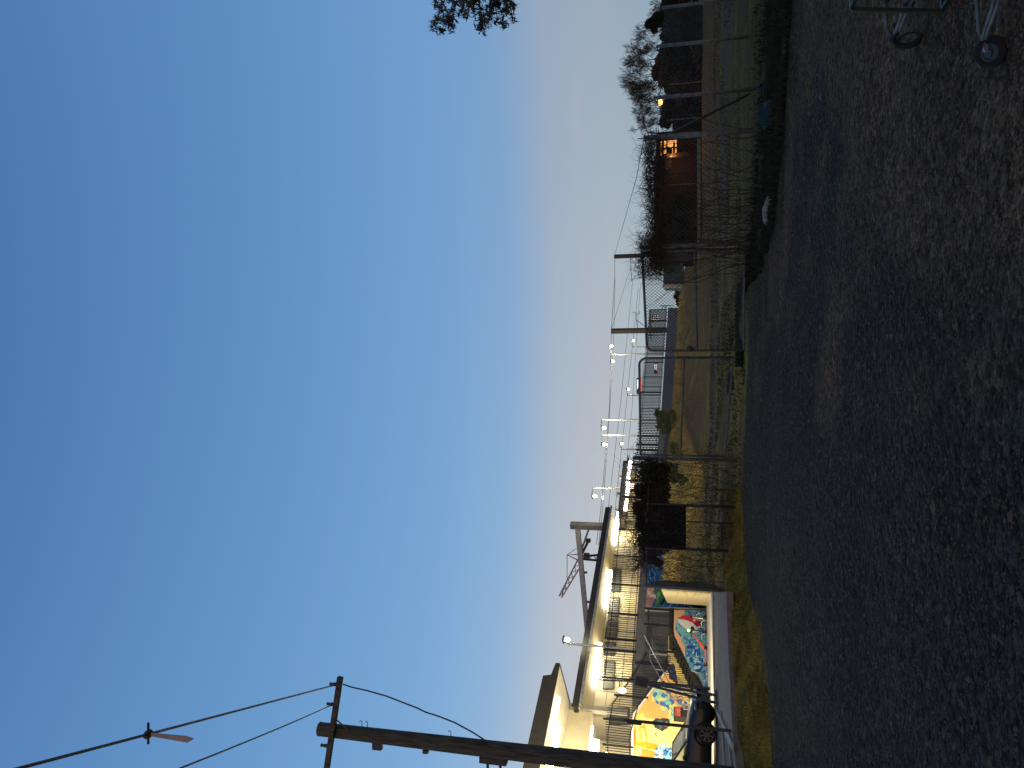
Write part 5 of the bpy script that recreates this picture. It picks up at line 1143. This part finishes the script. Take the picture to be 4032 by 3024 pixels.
for i, o_ in enumerate(((0, 0), (895, -15))):
    off = lambda L_: [(a_ + o_[0], b_ + o_[1], Y) for a_, b_, Y in L_]
    d0 = 0 if i == 0 else -1.25
    if i == 0:
        TI([(752, -60, 5.3), (756, 40, 5.35), (770, 290, 5.5), (828, 388, 5.5)], .011, 'stay', 'steel')
        TI([(1010, -60, 4.9), (960, 70, 5.0), (893, 268, 5.3), (860, 350, 5.45)], .011, 'arm', 'steel'); TI([(1075, -60, 4.85), (995, 100, 5.0), (925, 275, 5.3), (905, 320, 5.4)], .011, 'arm', 'steel')
        TI([(865, 260, 5.38), (890, 300, 5.42), (840, 400, 5.5), (825, 445, 5.5)], .02, 'fork', 'black'); TI([(760, -10, 5.3), (760, 12, 5.3)], .03, 'clamp', 'black'); TI([(1000, 30, 4.97), (1010, 60, 4.97)], .035, 'clamp', 'black')
        wc, ax, R_ = WY(*cI(1002, 425), 5.5), Vector((.62, -.70, .25)).normalized(), .088
    else:
        TI([(1690, -60, 3.95), (1722, 40, 4.0), (1738, 318, 4.1), (1772, 385, 4.12)], .009, 'stay', 'steel')
        TI([(1905, -60, 3.7), (1880, 80, 3.8), (1812, 290, 4.0), (1775, 412, 4.1)], .009, 'arm', 'steel'); TI([(1960, -60, 3.65), (1935, 60, 3.75), (1838, 322, 4.0), (1810, 400, 4.1)], .009, 'arm', 'steel')
        TI([(1805, 300, 4.05), (1845, 325, 4.05)], .010, 'cross_tube', 'alum'); TI([(1700, 0, 4.0), (1690, 30, 4.0)], .02, 'clamp', 'black'); TI([(1880, 40, 3.8), (1900, 75, 3.8)], .02, 'clamp', 'black')
        mb = MB(); mb.ext([WY(*cI(a_, b_), 4.12) for a_, b_ in ((1800, 420), (1835, 455), (1838, 545), (1808, 540), (1788, 500))], (0, .02, 0)); build('fork_plate', mb, M['alum'], ck)
        wc, ax, R_ = WY(*cI(1870, 545), 4.14), Vector((-.38, -.55, .72)).normalized(), .078
    u_ = ax.orthogonal().normalized(); v_ = ax.cross(u_)
    ring = [wc + (u_ * math.cos(2 * math.pi * k_ / 28) + v_ * math.sin(2 * math.pi * k_ / 28)) * (R_ - .021) for k_ in range(29)]
    mb = MB(); mb.tube(ring, .022, 8, False); wh = build('wheel', mb, M['tyre'], ck, smooth=True)
    mb = MB(); mb.tube([wc + (q - wc) * .72 + ax * .012 for q in ring], .006, 5, False); mb.tube([wc - ax * .008, wc + ax * .008], R_ * .68, 24); mb.tube([wc - ax * .03, wc + ax * .03], .018, 10); build('hub', mb, mat('wheel_hub', (.05, .09, .09), .6), wh)

# ------------------------------------------------------------------ rubbish along the fence
p, q = WY(*cE(2000, 228), 14.6), WY(*cE(1985, 468), 15.2); z_ = gz(p.x, p.y) + .07; mb = MB(); mb.tube([Vector((p.x, p.y, z_)), Vector(((p.x + q.x) / 2, (p.y + q.y) / 2, z_ + .02)), Vector((q.x, q.y, z_ - .01)), Vector((q.x - .12, q.y, z_ - .03))], [.06, .085, .075, .03], 9); one('log', mb, M['palelog'], 'short bleached pale log lying on the verge right of the gates', 'log', smooth=True)
p = WZ(*cB(1880, 250), .55); q = WZ(*cB(1878, 355), .55); mb = MB(); mb.beam(p + Vector((0, 0, .04)), q + Vector((0, 0, .06)), .18, .07); one('kerb_stone', mb, M['palelog'], 'pale flat stone lying at the foot of the shade cloth fence', 'stone', bevel=.02)
p = WZ(*cB(1872, 370), .55); q = WZ(*cB(1878, 470), .55); mb = MB(); mb.beam(p + Vector((0, 0, .04)), q + Vector((0, 0, .04)), .12, .08); one('timber_offcut', mb, M['wood'], 'dark timber offcut beside the pale flat stone', 'timber', bevel=.02)
def tarp(label, pts, Y, seed):
    rr = random.Random(seed); mb = MB(); n = 14; m_ = 8; V = []; Fx = []
    x0, y0, x1, y1 = pts
    for i in range(n + 1):
        for j in range(m_ + 1):
            p = WY(x1 + (x0 - x1) * math.sin(math.pi * j / m_ / 2) * (.6 + .4 * math.sin(math.pi * i / n)), y0 + (y1 - y0) * i / n, Y); p.y += .35 * (j / m_) + rr.gauss(0, .02); p.z += rr.gauss(0, .009); p.x += rr.gauss(0, .02); V.append(p)
    for i in range(n):
        for j in range(m_): Fx.append((i * (m_ + 1) + j, (i + 1) * (m_ + 1) + j, (i + 1) * (m_ + 1) + j + 1, i * (m_ + 1) + j + 1))
    mb.add(V, Fx); o = one('tarpaulin', mb, M['teal'], label, 'tarpaulin', smooth=True); s_ = o.modifiers.new('thickness', 'SOLIDIFY'); s_.thickness = .015
tarp('crumpled teal tarpaulin dumped under the diagonal brace', (cF(1700, 0)[0], cF(0, 200)[1], cF(1860, 0)[0], cF(0, 440)[1]), 14.2, 3)
tarp('smaller teal tarpaulin dumped right of the diagonal brace', (cF(1690, 0)[0], cF(0, 10)[1], cF(1800, 0)[0], cF(0, 105)[1]), 15.2, 4)
